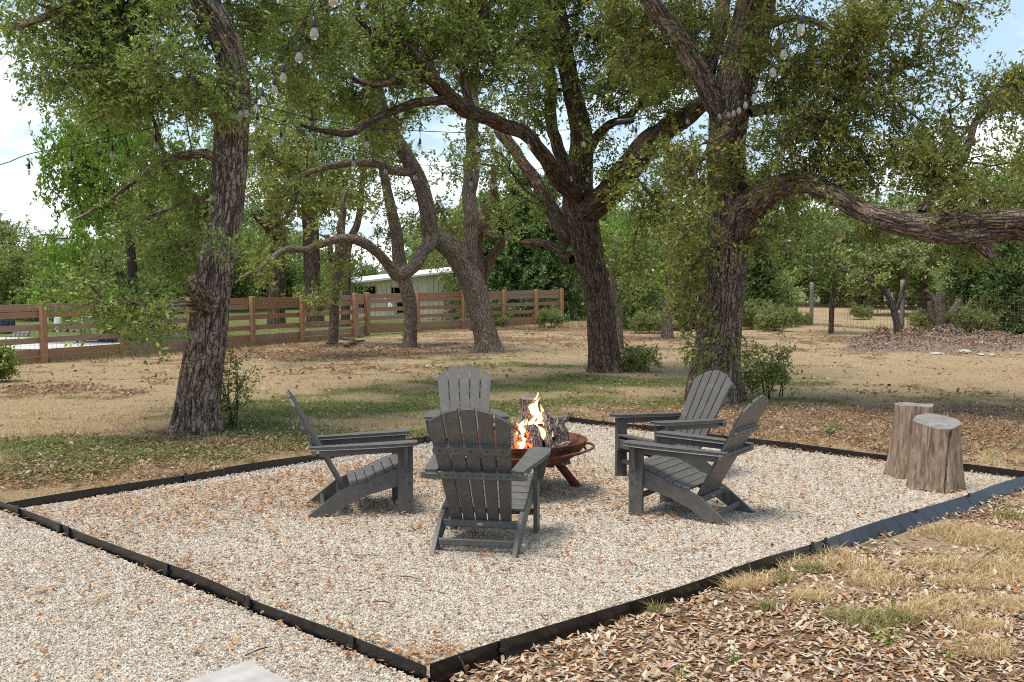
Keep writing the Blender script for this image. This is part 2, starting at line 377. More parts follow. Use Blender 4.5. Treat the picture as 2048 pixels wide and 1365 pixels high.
M_CRACK = simple('crack_shade', (.03, .02, .014), (.06, .04, .028), 30, .95, .1, bmp=0)  # near-black colour standing for the shade inside a stump split
M_CUT = simple('split_wood_face', (.34, .20, .10), (.56, .39, .23), 20, .8, .2, bmp=.5, stretch=(1, 1, .15))
M_CHAR = simple('charred_wood', (.012, .010, .009), (.05, .04, .035), 40, .9, .1, bmp=.8, bd=.006)
M_SIDING = simple('cream_board_siding', (.60, .51, .36), (.76, .67, .51), 3, .8, .2, bmp=.1, stretch=(6, 6, .5))
M_METROOF = simple('pale_metal_roof', (.60, .60, .60), (.74, .74, .73), 3, .45, .4, bmp=0)
M_SHINGLE = simple('grey_shingle', (.075, .08, .09), (.14, .145, .155), 8, .9, .1, bmp=.4)
M_DARK = simple('opening_shade', (.012, .012, .012), (.03, .03, .03), 4, .9, .1, bmp=0)  # near-black colour standing for the indoor shade behind the barn windows
M_WHITE = simple('white_painted_metal', (.62, .62, .60), (.78, .78, .76), 6, .5, .4, bmp=0)
M_BLUE = simple('dark_blue_plastic', (.022, .034, .06), (.04, .06, .10), 4, .5, .4, bmp=0)
M_TARP = simple('black_mesh_fabric', (.012, .014, .022), (.03, .034, .05), 14, .8, .3, bmp=.3)
M_CONC = simple('pale_concrete', (.48, .46, .44), (.66, .64, .61), 1.4, .9, .1, bmp=.2)
M_MULCH = simple('mulch_mound', (.09, .06, .045), (.34, .26, .205), 30, .95, .1, bmp=1., bd=.03, c3=(.22, .15, .11))
def emit_mat(name, core, edge, s):
    m = bpy.data.materials.new(name); m.use_nodes = True; t = m.node_tree; t.nodes.clear(); o = t.nodes.new('ShaderNodeOutputMaterial')
    lw = t.nodes.new('ShaderNodeLayerWeight'); lw.inputs['Blend'].default_value = .35
    z = N(t, 'ShaderNodeSeparateXYZ'); L(t, attr(t, 'fl'), z.inputs[0])
    f = math_(t, 'SUBTRACT', 1.0, lw.outputs['Facing'], True)
    n = noise(t, obco(t), 28, 3, .6, .6)
    e = t.nodes.new('ShaderNodeEmission'); L(t, mixc(t, ramp(t, math_(t, 'ADD', f, math_(t, 'MULTIPLY', math_(t, 'SUBTRACT', n, .5), .8)), [(.25, 0.), (.75, 1.)]), edge, core), e.inputs['Color']); e.inputs['Strength'].default_value = s
    tr = t.nodes.new('ShaderNodeBsdfTransparent'); mx = t.nodes.new('ShaderNodeMixShader')
    a = math_(t, 'MULTIPLY', math_(t, 'MULTIPLY', ramp(t, f, [(.10, 0.), (.85, 1.)]), ramp(t, noise(t, scalev(t, obco(t), (1, 1, .45)), 34, 4, .65, 1.0), [(.36, .05), (.62, 1.)])), ramp(t, z.outputs[0], [(0., .25), (.25, .9), (.75, .85), (1., .2)]))
    L(t, a, mx.inputs[0]); L(t, tr.outputs[0], mx.inputs[1]); L(t, e.outputs[0], mx.inputs[2]); L(t, mx.outputs[0], o.inputs[0]); return m
M_FLAME = emit_mat('flame_gas', (1.0, .68, .34), (1.0, .22, .03), 3.2)
def ember():
    m, t, p, o = newmat('glowing_ember'); n = noise(t, obco(t), 30, 4, .6)
    p.inputs['Base Color'].default_value = (.03, .02, .02, 1); p.inputs['Roughness'].default_value = .9
    L(t, ramp(t, n, [(.45, (0, 0, 0)), (.6, (1, .10, .02))]), p.inputs['Emission Color']); p.inputs['Emission Strength'].default_value = 3.0; return m
M_EMBER = ember()
def bulb_mat():
    m = bpy.data.materials.new('clear_bulb_glass'); m.use_nodes = True; t = m.node_tree; t.nodes.clear(); o = t.nodes.new('ShaderNodeOutputMaterial')
    lw = t.nodes.new('ShaderNodeLayerWeight'); lw.inputs['Blend'].default_value = .3
    tr = t.nodes.new('ShaderNodeBsdfTransparent'); tr.inputs[0].default_value = (.93, .92, .88, 1)
    gl = t.nodes.new('ShaderNodeBsdfGlossy'); gl.inputs['Roughness'].default_value = .04; gl.inputs[0].default_value = (.95, .95, .95, 1)
    di = t.nodes.new('ShaderNodeBsdfDiffuse'); di.inputs[0].default_value = (.75, .72, .66, 1)
    m2 = t.nodes.new('ShaderNodeMixShader'); m2.inputs[0].default_value = .35; L(t, gl.outputs[0], m2.inputs[1]); L(t, di.outputs[0], m2.inputs[2])
    mx = t.nodes.new('ShaderNodeMixShader'); L(t, ramp(t, lw.outputs['Facing'], [(0., .16), (.6, .42), (1., .92)]), mx.inputs[0])
    L(t, tr.outputs[0], mx.inputs[1]); L(t, m2.outputs[0], mx.inputs[2]); L(t, mx.outputs[0], o.inputs[0]); return m
M_BULB = bulb_mat()
M_FIL = simple('amber_filament', (.55, .30, .08), (.7, .42, .14), 30, .5, .4, bmp=0)

# ------------------------------------------------------------------ pit frame (a rectangle of steel edging)
ZG = 0.02
TZ = .070          # top of the edging
PN, PL, PB = G(854, 1333, TZ), G(24, 1004, TZ), G(1122, 832, TZ); PN.z = 0; PL.z = 0; PB.z = 0
_r = G(2075, 946, TZ); ux = _r-PN; ux.z = 0; LU = (ux.length+(PB-PL).length)/2+.03; ux.normalize()
uy = Vector((-ux.y, ux.x, 0)); LV = abs((PL-PN).dot(uy)); print('pit', LU, LV, (PL-PN).dot(ux), (PB-PN).dot(ux), (PB-PN).dot(uy))
if (PL-PN).dot(uy) < 0: uy = -uy
def PIT(a, b, z=0.0): return PN + ux*a + uy*b + Vector((0, 0, z))
BA, BB = (PB-PN).dot(ux), (PB-PN).dot(uy); LU = _r.xy.__sub__(PN.xy).length       # the back corner, in pit coordinates
def LVa(a): return LV+(BB-LV)*np.asarray(a)/BA
def LUb(b): return LU+(BA-LU)*np.asarray(b)/BB
def inpit(P, m=0.0):
    q = np.asarray(P)[:, :2] - np.array(PN[:2]); a = q@np.array(ux[:2]); b = q@np.array(uy[:2])
    return (a > -m) & (a < LUb(b)+m) & (b > -m) & (b < LVa(a)+m)
def onpath(P):
    q = np.asarray(P)[:, :2] - np.array(PN[:2]); a = q@np.array(ux[:2]); b = q@np.array(uy[:2])
    return (a < 0) & (b > -3.0) & (b < LV+.3)

# ------------------------------------------------------------------ ground
def blobmask(P, L_):
    o = np.zeros(len(P))
    for px, py, rx, ry, w in L_:
        c = G(px, py); d = ((P[:,0]-c.x)/rx)**2 + ((P[:,1]-c.y)/ry)**2
        o = np.maximum(o, w*np.exp(-d*.9))
    return o
GREEN = [(150,900,2.2,1.0,.9),(380,905,1.6,.8,.75),(550,860,1.6,1.2,.85),(760,820,2.2,1.6,.85),(900,790,2.4,1.4,.8),(1060,775,2.6,1.6,.9),
         (1200,765,2.2,1.6,.9),(1330,770,1.6,1.2,.8),(1000,735,2.,1.6,.5),(1180,800,2.5,1.,.75),(60,945,1.2,.7,.6),(1640,800,1.6,1.2,.45),(1580,770,1.5,1.,.4),
         (640,820,1.5,1.0,.6),(1000,720,3.,1.2,.35),(480,900,1.3,.7,.6)]
LIT = [(400,890,1.5,1.0,1.),(200,940,2.0,.8,.9),(560,890,1.5,.6,.7),(1300,810,2.0,.8,.6),(1480,830,2.4,1.6,1.),(1650,850,2.2,1.4,.95),(1850,830,2.5,1.8,.85),(2000,880,2.,1.4,.9),
       (600,705,4.,2.4,1.),(760,695,4.,2.2,.95),(900,690,4.,2.,.6),(1130,680,4.,2.5,.7),(1150,655,4.,2.5,1.),(820,740,3.4,1.4,.45),(120,780,1.5,1.1,.55),(700,735,2.6,1.0,.55),
       (450,700,3.,2.,.9),(1400,690,3.,2.,.4),(1750,700,3.,2.,.5),(1900,680,6.,3.,.8),(250,700,2.,1.5,.4)]
def weights(P):
    P = np.asarray(P); n = fbm(P[:,:2], .9, 3, 4)-.5; n2 = fbm(P[:,:2], 2.6, 8, 3)-.5
    g = blobmask(P, GREEN)*.9 + n*1.2 + n2*.4 + .08; l = blobmask(P, LIT) + n2*.8
    q = P[:,:2]-np.array(PN[:2]); b = q@np.array(uy[:2]); a = q@np.array(ux[:2])
    near = (b < 0) & (P[:,1] < 12)                       # leaf-strewn strip right of the camera
    straw = blobmask(P, [(1850,1060,1.,.8,1.),(1700,1180,.55,.28,.8),(1560,1160,.45,.25,.6),(1980,1110,.6,.5,.9),(1500,1200,.4,.2,.4)])
    l = np.where(P[:,1] > 8, l+.05+n*.7+n2*.5, l)
    l = np.where(near, .95-straw*.9+n2*.5, l); g = np.where(near, n*.5, g)
    far = (P[:,1] > 33.7+(P[:,0]+4.36)*1.226) & (P[:,0] > -4.4) & (P[:,0] < 3)
    lf = (P[:,0] < -4) & (P[:,1] > 26)
    red = (P[:,1] > 25) & (P[:,1] < 46) & ~far; l = np.where(red, np.maximum(l, np.clip(.12+(P[:,1]-25)*.045, 0, .6)+n2*.9-(P[:,0] > 5)*.35), l); g = np.where(red, g*.5, g)
    g = np.where(far, .8+n*.5, g)
    # beyond the left fence: mown green
    fx = -9.55 + (P[:,1]-22.8)/8.7*5.1
    bey = (P[:,0] < fx-.2) & (P[:,1] > 20); g = np.where(bey, 1.0, g); l = np.where(bey | far, l*.15, l)
    return np.clip(g, 0, 1), np.clip(l, 0, 1)
def ground_z(P):
    P = np.asarray(P); q = P[:,:2]-np.array(PN[:2]); a = q@np.array(ux[:2]); b = q@np.array(uy[:2])
    z = (fbm(P[:,:2], .5, 21, 3)-.5)*.07*np.clip((P[:,1]-9)/8, 0, 1) + (fbm(P[:,:2], 3., 22, 2)-.5)*.02
    out = np.clip(-b/.25, 0, 1)*np.clip((a+.6)/1.0, 0, 1)*(P[:,1] < 14)
    z = z + out*np.interp(a, [0,.6,1.2,2.3,3.5,5,7], [.025,.0,-.012,.025,-.012,-.055,-.06])
    ins = inpit(P, .05) | onpath(P)
    return np.where(ins, -.04, z)
def axis(lo, hi, d0, far):
    a = list(np.arange(lo, hi+1e-6, d0)); s = d0
    while a[-1] < far: s *= 1.22; a.append(a[-1]+s)
    s = d0; b = [lo]
    while b[-1] > -far: s *= 1.22; b.append(b[-1]-s)
    return np.array(sorted(set(b[1:]))+a)
xs = axis(-12, 12, .12, 700); ys = axis(3, 34, .14, 1200)
ys = ys[ys > -60]
X, Y = np.meshgrid(xs, ys); GP = np.c_[X.ravel(), Y.ravel(), np.zeros(X.size)]; GP[:,2] = ground_z(GP)
nx, ny = len(xs), len(ys); i, j = np.meshgrid(np.arange(nx-1), np.arange(ny-1)); b0 = (j*nx+i).ravel()
gw, lw = weights(GP)
link('ground', mesh('ground', GP, [np.c_[b0, b0+1, b0+nx+1, b0+nx]], M_GROUND, {'gw': ('FLOAT', gw), 'lw': ('FLOAT', lw)}, smooth=True), kind='structure')

# gravel beds: a base sheet and a tile of real pebbles laid over it again and again
def icosa():
    p = (1+5**.5)/2; v = np.array([(-1,p,0),(1,p,0),(-1,-p,0),(1,-p,0),(0,-1,p),(0,1,p),(0,-1,-p),(0,1,-p),(p,0,-1),(p,0,1),(-p,0,-1),(-p,0,1)], float); v /= np.linalg.norm(v[0])
    f = np.array([(0,11,5),(0,5,1),(0,1,7),(0,7,10),(0,10,11),(1,5,9),(5,11,4),(11,10,2),(10,7,6),(7,1,8),(3,9,4),(3,4,2),(3,2,6),(3,6,8),(3,8,9),(4,9,5),(2,4,11),(6,2,10),(8,6,7),(9,8,1)])
    return v, f
def randrot(n, rs):
    q = unit(rs.randn(n, 4)); w, x, y, z = q.T
    return np.stack([np.stack([1-2*(y*y+z*z), 2*(x*y-z*w), 2*(x*z+y*w)], 1), np.stack([2*(x*y+z*w), 1-2*(x*x+z*z), 2*(y*z-x*w)], 1), np.stack([2*(x*z-y*w), 2*(y*z+x*w), 1-2*(x*x+y*y)], 1)], 1)
def pebbles(size, dens, seed):
    r = np.random.RandomState(seed); n = int(size*size*dens); V0 = np.array([[1,0,0],[0,1,0],[-1,0,0],[0,-1,0],[0,0,1],[0,0,-1],[.7,.7,.1],[-.7,.7,-.1]], float); F0 = np.array([[0,6,4],[6,1,4],[1,7,4],[7,2,4],[2,3,4],[3,0,4],[6,0,5],[1,6,5],[7,1,5],[2,7,5],[3,2,5],[0,3,5]]); K = len(V0)
    c = np.c_[(r.rand(n, 2)-.5)*size, r.rand(n)*.005 + .002]
    s = (.0048+.0054*r.rand(n)**1.8)[:,None]*(.7+.6*r.rand(n,3)); s[:,2] *= .75
    v = V0[None]*(.82+.36*r.rand(n,K,1))*s[:,None,:]
    v = np.einsum('nij,nkj->nki', randrot(n, r), v)+c[:,None,:]
    base = np.array([[.47,.42,.36],[.55,.50,.43],[.40,.35,.295],[.62,.575,.51],[.44,.36,.28],[.29,.26,.235],[.53,.45,.35]])
    base = (base*.8+.13)*np.array([1.03,.965,.87]); col = base[r.choice(7, n, p=[.24,.22,.15,.14,.1,.09,.06])]*(.82+.36*r.rand(n,1)); col = np.repeat(np.c_[col, np.ones(n)], K, 0)
    return v.reshape(-1,3), (F0[None]+np.arange(n)[:,None,None]*K).reshape(-1,3), col
def gn_tile(o, nxt, nyt, size):
    ng = bpy.data.node_groups.new('lay_tiles', 'GeometryNodeTree'); ng.is_modifier = True
    ng.interface.new_socket('Geometry', in_out='INPUT', socket_type='NodeSocketGeometry'); ng.interface.new_socket('Geometry', in_out='OUTPUT', socket_type='NodeSocketGeometry')
    gi = ng.nodes.new('NodeGroupInput'); go = ng.nodes.new('NodeGroupOutput')
    gr = ng.nodes.new('GeometryNodeMeshGrid'); gr.inputs['Size X'].default_value = (nxt-1)*size; gr.inputs['Size Y'].default_value = (nyt-1)*size
    gr.inputs['Vertices X'].default_value = nxt; gr.inputs['Vertices Y'].default_value = nyt
    ip = ng.nodes.new('GeometryNodeInstanceOnPoints'); rv = ng.nodes.new('FunctionNodeRandomValue'); rv.data_type = 'INT'
    ri = [s for s in rv.inputs if s.type == 'INT' and s.name in ('Min', 'Max')]; ri[0].default_value = 0; ri[1].default_value = 3
    ro = [s for s in rv.outputs if s.type == 'INT'][0]
    mu = ng.nodes.new('ShaderNodeMath'); mu.operation = 'MULTIPLY'; mu.inputs[1].default_value = math.pi/2; ng.links.new(ro, mu.inputs[0])
    cx = ng.nodes.new('ShaderNodeCombineXYZ'); ng.links.new(mu.outputs[0], cx.inputs[2])
    e2r = ng.nodes.new('FunctionNodeEulerToRotation'); ng.links.new(cx.outputs[0], e2r.inputs[0])
    ng.links.new(gr.outputs['Mesh'], ip.inputs['Points']); ng.links.new(gi.outputs[0], ip.inputs['Instance']); ng.links.new(e2r.outputs[0], ip.inputs['Rotation'])
    ng.links.new(ip.outputs[0], go.inputs[0]); md = o.modifiers.new('tiles', 'NODES'); md.node_group = ng
def gravel(name, cx_, cy_, w, h, seed, base_name):
    c = PN + ux*cx_ + uy*cy_; rz = math.atan2(ux.y, ux.x)
    n1 = max(1, round(w/.92)); n2 = max(1, round(h/.92)); size = .92; sx_, sy_ = w/(n1*size), h/(n2*size)
    V, Fc, colr = pebbles(size, 10500, seed)
    o = link(name, mesh(name, V, [Fc], M_PEB, {'Col': ('FLOAT_COLOR', colr)}), kind='stuff', loc=(c.x, c.y, .006), rz=rz)
    o.scale = (sx_, sy_, 1); gn_tile(o, n1, n2, size)
    g = 40; a = np.linspace(-.5, .5, g+1); XX, YY = np.meshgrid(a*w, a*h); P = np.c_[XX.ravel(), YY.ravel(), np.zeros(XX.size)]
    b = (np.arange(g)[:,None]*(g+1)+np.arange(g)).ravel()
    link(base_name, mesh(base_name, P, [np.c_[b, b+1, b+g+2, b+g+1]], M_GBASE), kind='structure', loc=(c.x, c.y, .006), rz=rz)
BA2 = min(BA, LU); gravel('gravel', BA2/2, LV/2, BA2-.03, LV-.03, 5, 'gravel_bed')
def wedge():          # the two slim wedges where the pit is wider than the laid tiles
    r = np.random.RandomState(9); n = 46000; a = r.rand(n)*max(LU, BA); b = r.rand(n)*BB; k = (a < LUb(b)-.02) & (b < LVa(a)-.02) & ((b > LV-.03) | (a > BA2-.03)) & (r.rand(n) < .95); a, b = a[k], b[k]; n = len(a)
    V0 = np.array([[1,0,0],[0,1,0],[-1,0,0],[0,-1,0],[0,0,1],[0,0,-1]], float); F0 = np.array([[0,1,4],[1,2,4],[2,3,4],[3,0,4],[1,0,5],[2,1,5],[3,2,5],[0,3,5]])
    c = np.array(PN)[None]+a[:,None]*np.array(ux)+b[:,None]*np.array(uy)+np.c_[np.zeros((n,2)), .008+.005*r.rand(n)]; s = (.006+.0065*r.rand(n)**1.6)[:,None]*(.7+.6*r.rand(n,3))
    v = np.einsum('nij,nkj->nki', randrot(n, r), V0[None]*s[:,None,:])+c[:,None,:]
    base = np.array([[.45,.40,.35],[.54,.49,.44],[.35,.30,.255],[.62,.575,.525],[.42,.33,.26],[.25,.225,.205]]); col = base[r.choice(6, n)]*(.82+.36*r.rand(n,1))
    link('gravel', mesh('gravel', v.reshape(-1,3), [(F0[None]+np.arange(n)[:,None,None]*6).reshape(-1,3)], M_PEB, {'Col': ('FLOAT_COLOR', np.repeat(np.c_[col, np.ones(n)], 6, 0))}), kind='stuff')
    qd = [PIT(.02, LV-.05), PIT(BA-.02, LV-.05), PIT(BA-.02, BB-.02), PIT(.02, LV-.01)]; q2 = [PIT(BA2-.05, .02), PIT(LU-.02, .02), PIT(BA2, LV-.05), PIT(BA2-.05, LV-.05)]
    link('gravel_bed', mesh('gravel_bed', [(p.x, p.y, .002) for p in qd+q2], [np.array([[0,1,2,3],[4,5,6,7]])], M_GBASE), kind='structure')
wedge()
gravel('gravel', -2.9-.015, 1.2, 5.77, 8.4, 6, 'gravel_path')

# ------------------------------------------------------------------ steel edging: four strips of panels with stakes
def edging(label, a0, b0, a1, b1, top, cuts, stakes, side, lower=-.10, tops=None, lean=0.):
    p0, p1 = PIT(a0, b0), PIT(a1, b1); d = (p1-p0); Ld = d.length; rz = math.atan2(d.y, d.x)
    root = thing('steel_edging', label, 'garden edging', p0, rz, 'steel edging around the gravel pit')
    cs = [0] + cuts + [Ld]
    for i in range(len(cs)-1):
        h0 = (tops[i] if tops else top) + (i % 2)*.004
        n = 14; xs_ = np.linspace(cs[i]+.004, cs[i+1]-.004, n); wob = .007*np.sin(xs_*2.1+a0+b0)+.004*np.sin(xs_*5+1); V = []
        for yy, zt in ((-.004, 0), (.004, 0), (.004, 1), (-.004, 1)):
            V.append(np.c_[xs_, wob+yy-(0 if zt else lean*np.clip((xs_-2.6)/2.6, 0, 1)), np.where(zt, h0+.006*np.sin(xs_*3+i), lower)])
        V = np.vstack(V); q = []
        for k in range(4): a, b = k*n, ((k+1) % 4)*n; ii = np.arange(n-1); q.append(np.c_[a+ii, b+ii, b+ii+1, a+ii+1])
        q.append([[0, n, 2*n, 3*n], [n-1, 4*n-1, 3*n-1, 2*n-1]])
        link('edging_panel', mesh('edging_panel', V, q, M_EDGE), root)
    sm = box('stake', (0, 0, 0), (.032, .010, .16), M_EDGES, .002)
    cm = prism('clip', [(-.022,.012),(.022,.012),(.022,.030),(.008,.034),(.008,.046),(.024,.050),(.024,.066),(-.024,.066),(-.024,.050),(-.008,.046),(-.008,.034),(-.022,.030)], 'y', -.009, .009, M_EDGES, .002)
    for s in stakes:
        w = .007*math.sin(s*2.1+a0+b0)+.004*math.sin(s*5+1)
        o = link('stake', sm, root, loc=(s, side*.012+w, top-.075+.012)); link('clip', cm, o, loc=(0, side*.006, -.03))
edging('black steel edging strip nearest the camera on the left, between the two gravel beds', 0, 0, 0, LV+.16, TZ, [1.55, 3.9], [.55, 1.5, 2.45, 3.85, 4.0, 4.8, 5.4], 1)
edging('black and slate steel edging strip on the right, holding gravel back from fallen leaves', .02, 0, LU+.4, 0, TZ+.004, [3.0, 5.55], [.45, 2.35, 3.25, 3.42, 4.7, 5.6], -1, -.16, None, .20)
edging('black steel edging strip at the back left, with green weeds behind it', 0, LV, BA, BB, TZ, [2.0, 4.6], [1.6, 3.5, 4.6, 5.9], -1)
edging('black steel edging strip at the back right, passing behind the tree stumps', LU, 0.0, BA, BB-.02, TZ, [2.4, 4.4], [1.0, 2.4, 3.3, 4.4, 5.0], 1)
edging('short buried end of steel edging at the bottom of the photo, in dry leaves', .06, -1.6, .05, -.14, .035, [.8], [1.1], -1)

# ------------------------------------------------------------------ adirondack chairs
def arc(cx, cy, r, a0, a1, n): return [(cx+r*math.cos(R(a0+(a1-a0)*i/(n-1))), cy+r*math.sin(R(a0+(a1-a0)*i/(n-1)))) for i in range(n)]
def make_chair():
    t = thing('adirondack_chair', '', 'chair')
    rail = [(.0,.365),(-.12,.352),(-.25,.303),(-.36,.250),(-.48,.222),(-.56,.186),(-.66,.108),(-.80,.0),(-.64,.0),(-.5,.082),(-.34,.152),(-.18,.196),(0,.235)]
    legp = [(-.115,0),(-.002,0),(-.002,.53),(-.115,.53)]
    for s in (-1, 1):
        a, b = sorted((s*.245, s*.272)); link('side_rail', prism('side_rail', rail, 'x', a, b, M_POLY), t)
        a, b = sorted((s*.2725, s*.300)); lg = link('front_leg', prism('front_leg', legp, 'x', a, b, M_POLY), t)
        bm = bmesh.new()
        for z in (.33, .24, .10, .28): 
            y = -.03 if z != .28 else -.075
            r = bmesh.ops.create_cone(bm, cap_ends=True, segments=8, radius1=.0065, radius2=.0065, depth=.004)
            bmesh.ops.transform(bm, matrix=Matrix.Translation((s*.302, y, z)) @ Matrix.Rotation(R(90), 4, 'Y'), verts=r['verts'])
        link('bolt', bmfin(bm, 'bolt', M_DARKM), lg)
        arm = [(s*.235, -.765), (s*.237, -.25), (s*.232, .0), (s*.245, .028), (s*.335, .028), (s*.366, .01), (s*.378, -.05), (s*.376, -.16), (s*.362, -.32), (s*.338, -.5), (s*.315, -.66), (s*.305, -.765)]
        link('armrest', prism('armrest', arm, 'z', -.013, .013, M_POLY, .005, Matrix.Translation((0, 0, .5455)) @ Matrix.Rotation(R(2.2), 4, 'X')), t)
        sup = [(-.116,.527),(-.116,.475),(-.70,.458),(-.70,.507)]
        a, b = sorted((s*.273, s*.298)); link('arm_rail', prism('arm_rail', sup, 'x', a, b, M_POLY), t)
        br = [(s*.301,.528),(s*.362,.528),(s*.358,.48),(s*.335,.37),(s*.322,.352),(s*.301,.352)]
        link('arm_bracket', prism('arm_bracket', br, 'y', -.072, -.045, M_POLY), t)
    top = np.array(rail[:5]); cv = catmull(np.c_[top, np.zeros(5)], .004)[:, :2]
    sl = np.r_[0, np.cumsum(np.linalg.norm(np.diff(cv, axis=0), axis=1))]; tot = sl[-1]+.01; nS = 7
    for i in range(nS):
        s0, s1 = tot*i/nS+.002, min(tot*(i+1)/nS-.003, sl[-1]); p = [np.array([np.interp(q, sl, cv[:,k]) for k in (0,1)]) for q in (s0, s1)]
        m = (p[0]+p[1])/2; ang = math.atan2(p[0][1]-p[1][1], p[0][0]-p[1][0])
        w = .244 if i < 2 else .268
        if i < 2: w = .270
        link('seat_slat', box('seat_slat', (0,0,0), (w*2, float(np.linalg.norm(p[1]-p[0])), .020), M_POLY, .003), t, loc=(0, m[0], m[1]+.0115)).rotation_euler = (ang, 0, 0)
    th = 29; u = Vector((0, -math.sin(R(th)), math.cos(R(th)))); nrm = Vector((0, math.cos(R(th)), math.sin(R(th)))); B0 = Vector((0, -.505, .155))
    M = Matrix(((1,0,0,0),(0,nrm.y,u.y,0),(0,nrm.z,u.z,0),(0,0,0,1))); M = Matrix.Translation(B0) @ M        # (x, normal, up)
    for i in range(-2, 3):
        xb, xt = i*.0795, i*.1055; hb, ht = .0305, .0415; SL = .885
        top_ = lambda x: SL - .100*(abs(x)/.245)**2.1
        poly = [(xb-hb, 0), (xb+hb, 0)]
        for k in range(6):
            x = xt+ht-(2*ht)*k/5; poly.append((x, top_(x)))
        link('back_slat', prism('back_slat', poly, 'y', -.010, .010, M_POLY, .004, M), t)
    ub = arc(.215, .595, .025, -90, 90, 6)+arc(-.215, .595, .025, 90, 270, 6)
    cbar = link('upper_back_bar', prism('upper_back_bar', ub, 'y', -.040, -.0115, M_POLY, .003, M), t)
    bm = bmesh.new()
    for i in range(-2, 3):
        r = bmesh.ops.create_cone(bm, cap_ends=True, segments=8, radius1=.006, radius2=.006, depth=.004)
        bmesh.ops.transform(bm, matrix=M @ Matrix.Translation((i*.098, -.0415, .595)) @ Matrix.Rotation(R(90), 4, 'X'), verts=r['verts'])
    link('bolt', bmfin(bm, 'bolt', M_DARKM), cbar)
    link('arm_support_bar', box('arm_support_bar', (0, -.742, .493), (.67, .036, .046), M_POLY, .005), t)
    bm = bmesh.new()
    for i in range(-5, 6):
        r = bmesh.ops.create_cone(bm, cap_ends=True, segments=8, radius1=.0055, radius2=.0055, depth=.004)
        bmesh.ops.transform(bm, matrix=Matrix.Translation((i*.043, -.761, .493)) @ Matrix.Rotation(R(90), 4, 'X'), verts=r['verts'])
    link('bolt', bmfin(bm, 'bolt', M_DARKM), [c for c in t.children if c.name.startswith('arm_support_bar')][0])
    lb = link('lower_back_bar', box('lower_back_bar', (0, -.545, .150), (.488, .034, .046), M_POLY, .005), t)
    bm = bmesh.new(); r = bmesh.ops.create_cone(bm, cap_ends=True, segments=20, radius1=.020, radius2=.020, depth=.003)
    bmesh.ops.transform(bm, matrix=Matrix.Translation((0, -.5635, .150)) @ Matrix.Diagonal((1, 1, .42, 1)) @ Matrix.Rotation(R(90), 4, 'X'), verts=r['verts'])
    link('badge', bmfin(bm, 'badge', M_BADGE), lb)
    link('rear_stretcher', box('rear_stretcher', (0, -.675, .058), (.488, .030, .042), M_POLY, .005), t)
    link('front_stretcher', box('front_stretcher', (0, -.06, .135), (.543, .028, .040), M_POLY, .005), t)
    link('front_apron', box('front_apron', (0, -.018, .300), (.488, .022, .085), M_POLY, .004), t)
    return t
def fit(pairs):
    """least-squares spot and heading from (local point, pixel): each pixel is met at its own height above the gravel"""
    Lc = np.array([[p[0][0], p[0][1]] for p in pairs]); Wp = np.array([list(G(p[1][0], p[1][1], ZG+p[0][2]))[:2] for p in pairs])
    lm, wm = Lc.mean(0), Wp.mean(0); a, b = Lc-lm, Wp-wm
    ang = math.atan2((a[:,0]*b[:,1]-a[:,1]*b[:,0]).sum(), (a*b).sum()); c, s = math.cos(ang), math.sin(ang)
    return wm - np.array([c*lm[0]-s*lm[1], s*lm[0]+c*lm[1]]), ang
CH_ = [('dark grey slatted garden chair nearest the camera, its back turned to us', [((-.26,-.80,0),(864,1110)), ((.26,-.80,0),(1031,1112)), ((-.28,-.02,0),(917,1064)), ((.28,-.02,0),(1073,1060)), ((0,-.90,.93),(935,815))]),
       ('dark grey slatted garden chair on the left of the fire, seen from the side', [((.26,-.80,0),(606,1031)), ((.29,0,0),(818,1027)), ((-.26,-.80,0),(627,1003)), ((.34,.02,.55),(818,882)), ((-.34,.02,.55),(815,863)), ((0,-.93,.90),(590,792))]),
       ('dark grey slatted garden chair behind the fire, facing the camera', [((.36,0,.555),(860,827)), ((-.36,0,.555),(1020,830)), ((0,-.90,.93),(917,739))]),
       ('dark grey slatted garden chair furthest right at the back, in front of the big oak', [((.33,.03,.555),(1223,828)), ((-.33,.03,.555),(1302,843)), ((-.29,-.1,0),(1325,975)), ((.30,-.02,0),(1241,953)), ((0,-.90,.93),(1430,741))]),
       ('dark grey slatted garden chair front right, facing left towards the fire bowl', [((-.26,-.80,0),(1456,1056)), ((.26,-.80,0),(1521,1018)), ((-.285,-.06,0),(1267,1029)), ((-.34,.02,.555),(1241,883)), ((.34,.02,.555),(1335,864)), ((0,-.90,.93),(1506,790))])]
c0 = make_chair()
for i, (lab, pr) in enumerate(CH_):
    o = c0 if i == 0 else copy_tree(c0)
    p, a = fit(pr); o.scale = (1.05,)*3 if i == 0 else (1, 1, 1); o.location = (p[0], p[1]-(.03 if i == 0 else 0), ZG-.004); o.rotation_euler = (0, 0, a); o['label'] = lab; o['group'] = 'garden chairs round the fire bowl'
    print('chair', i, p, math.degrees(a))

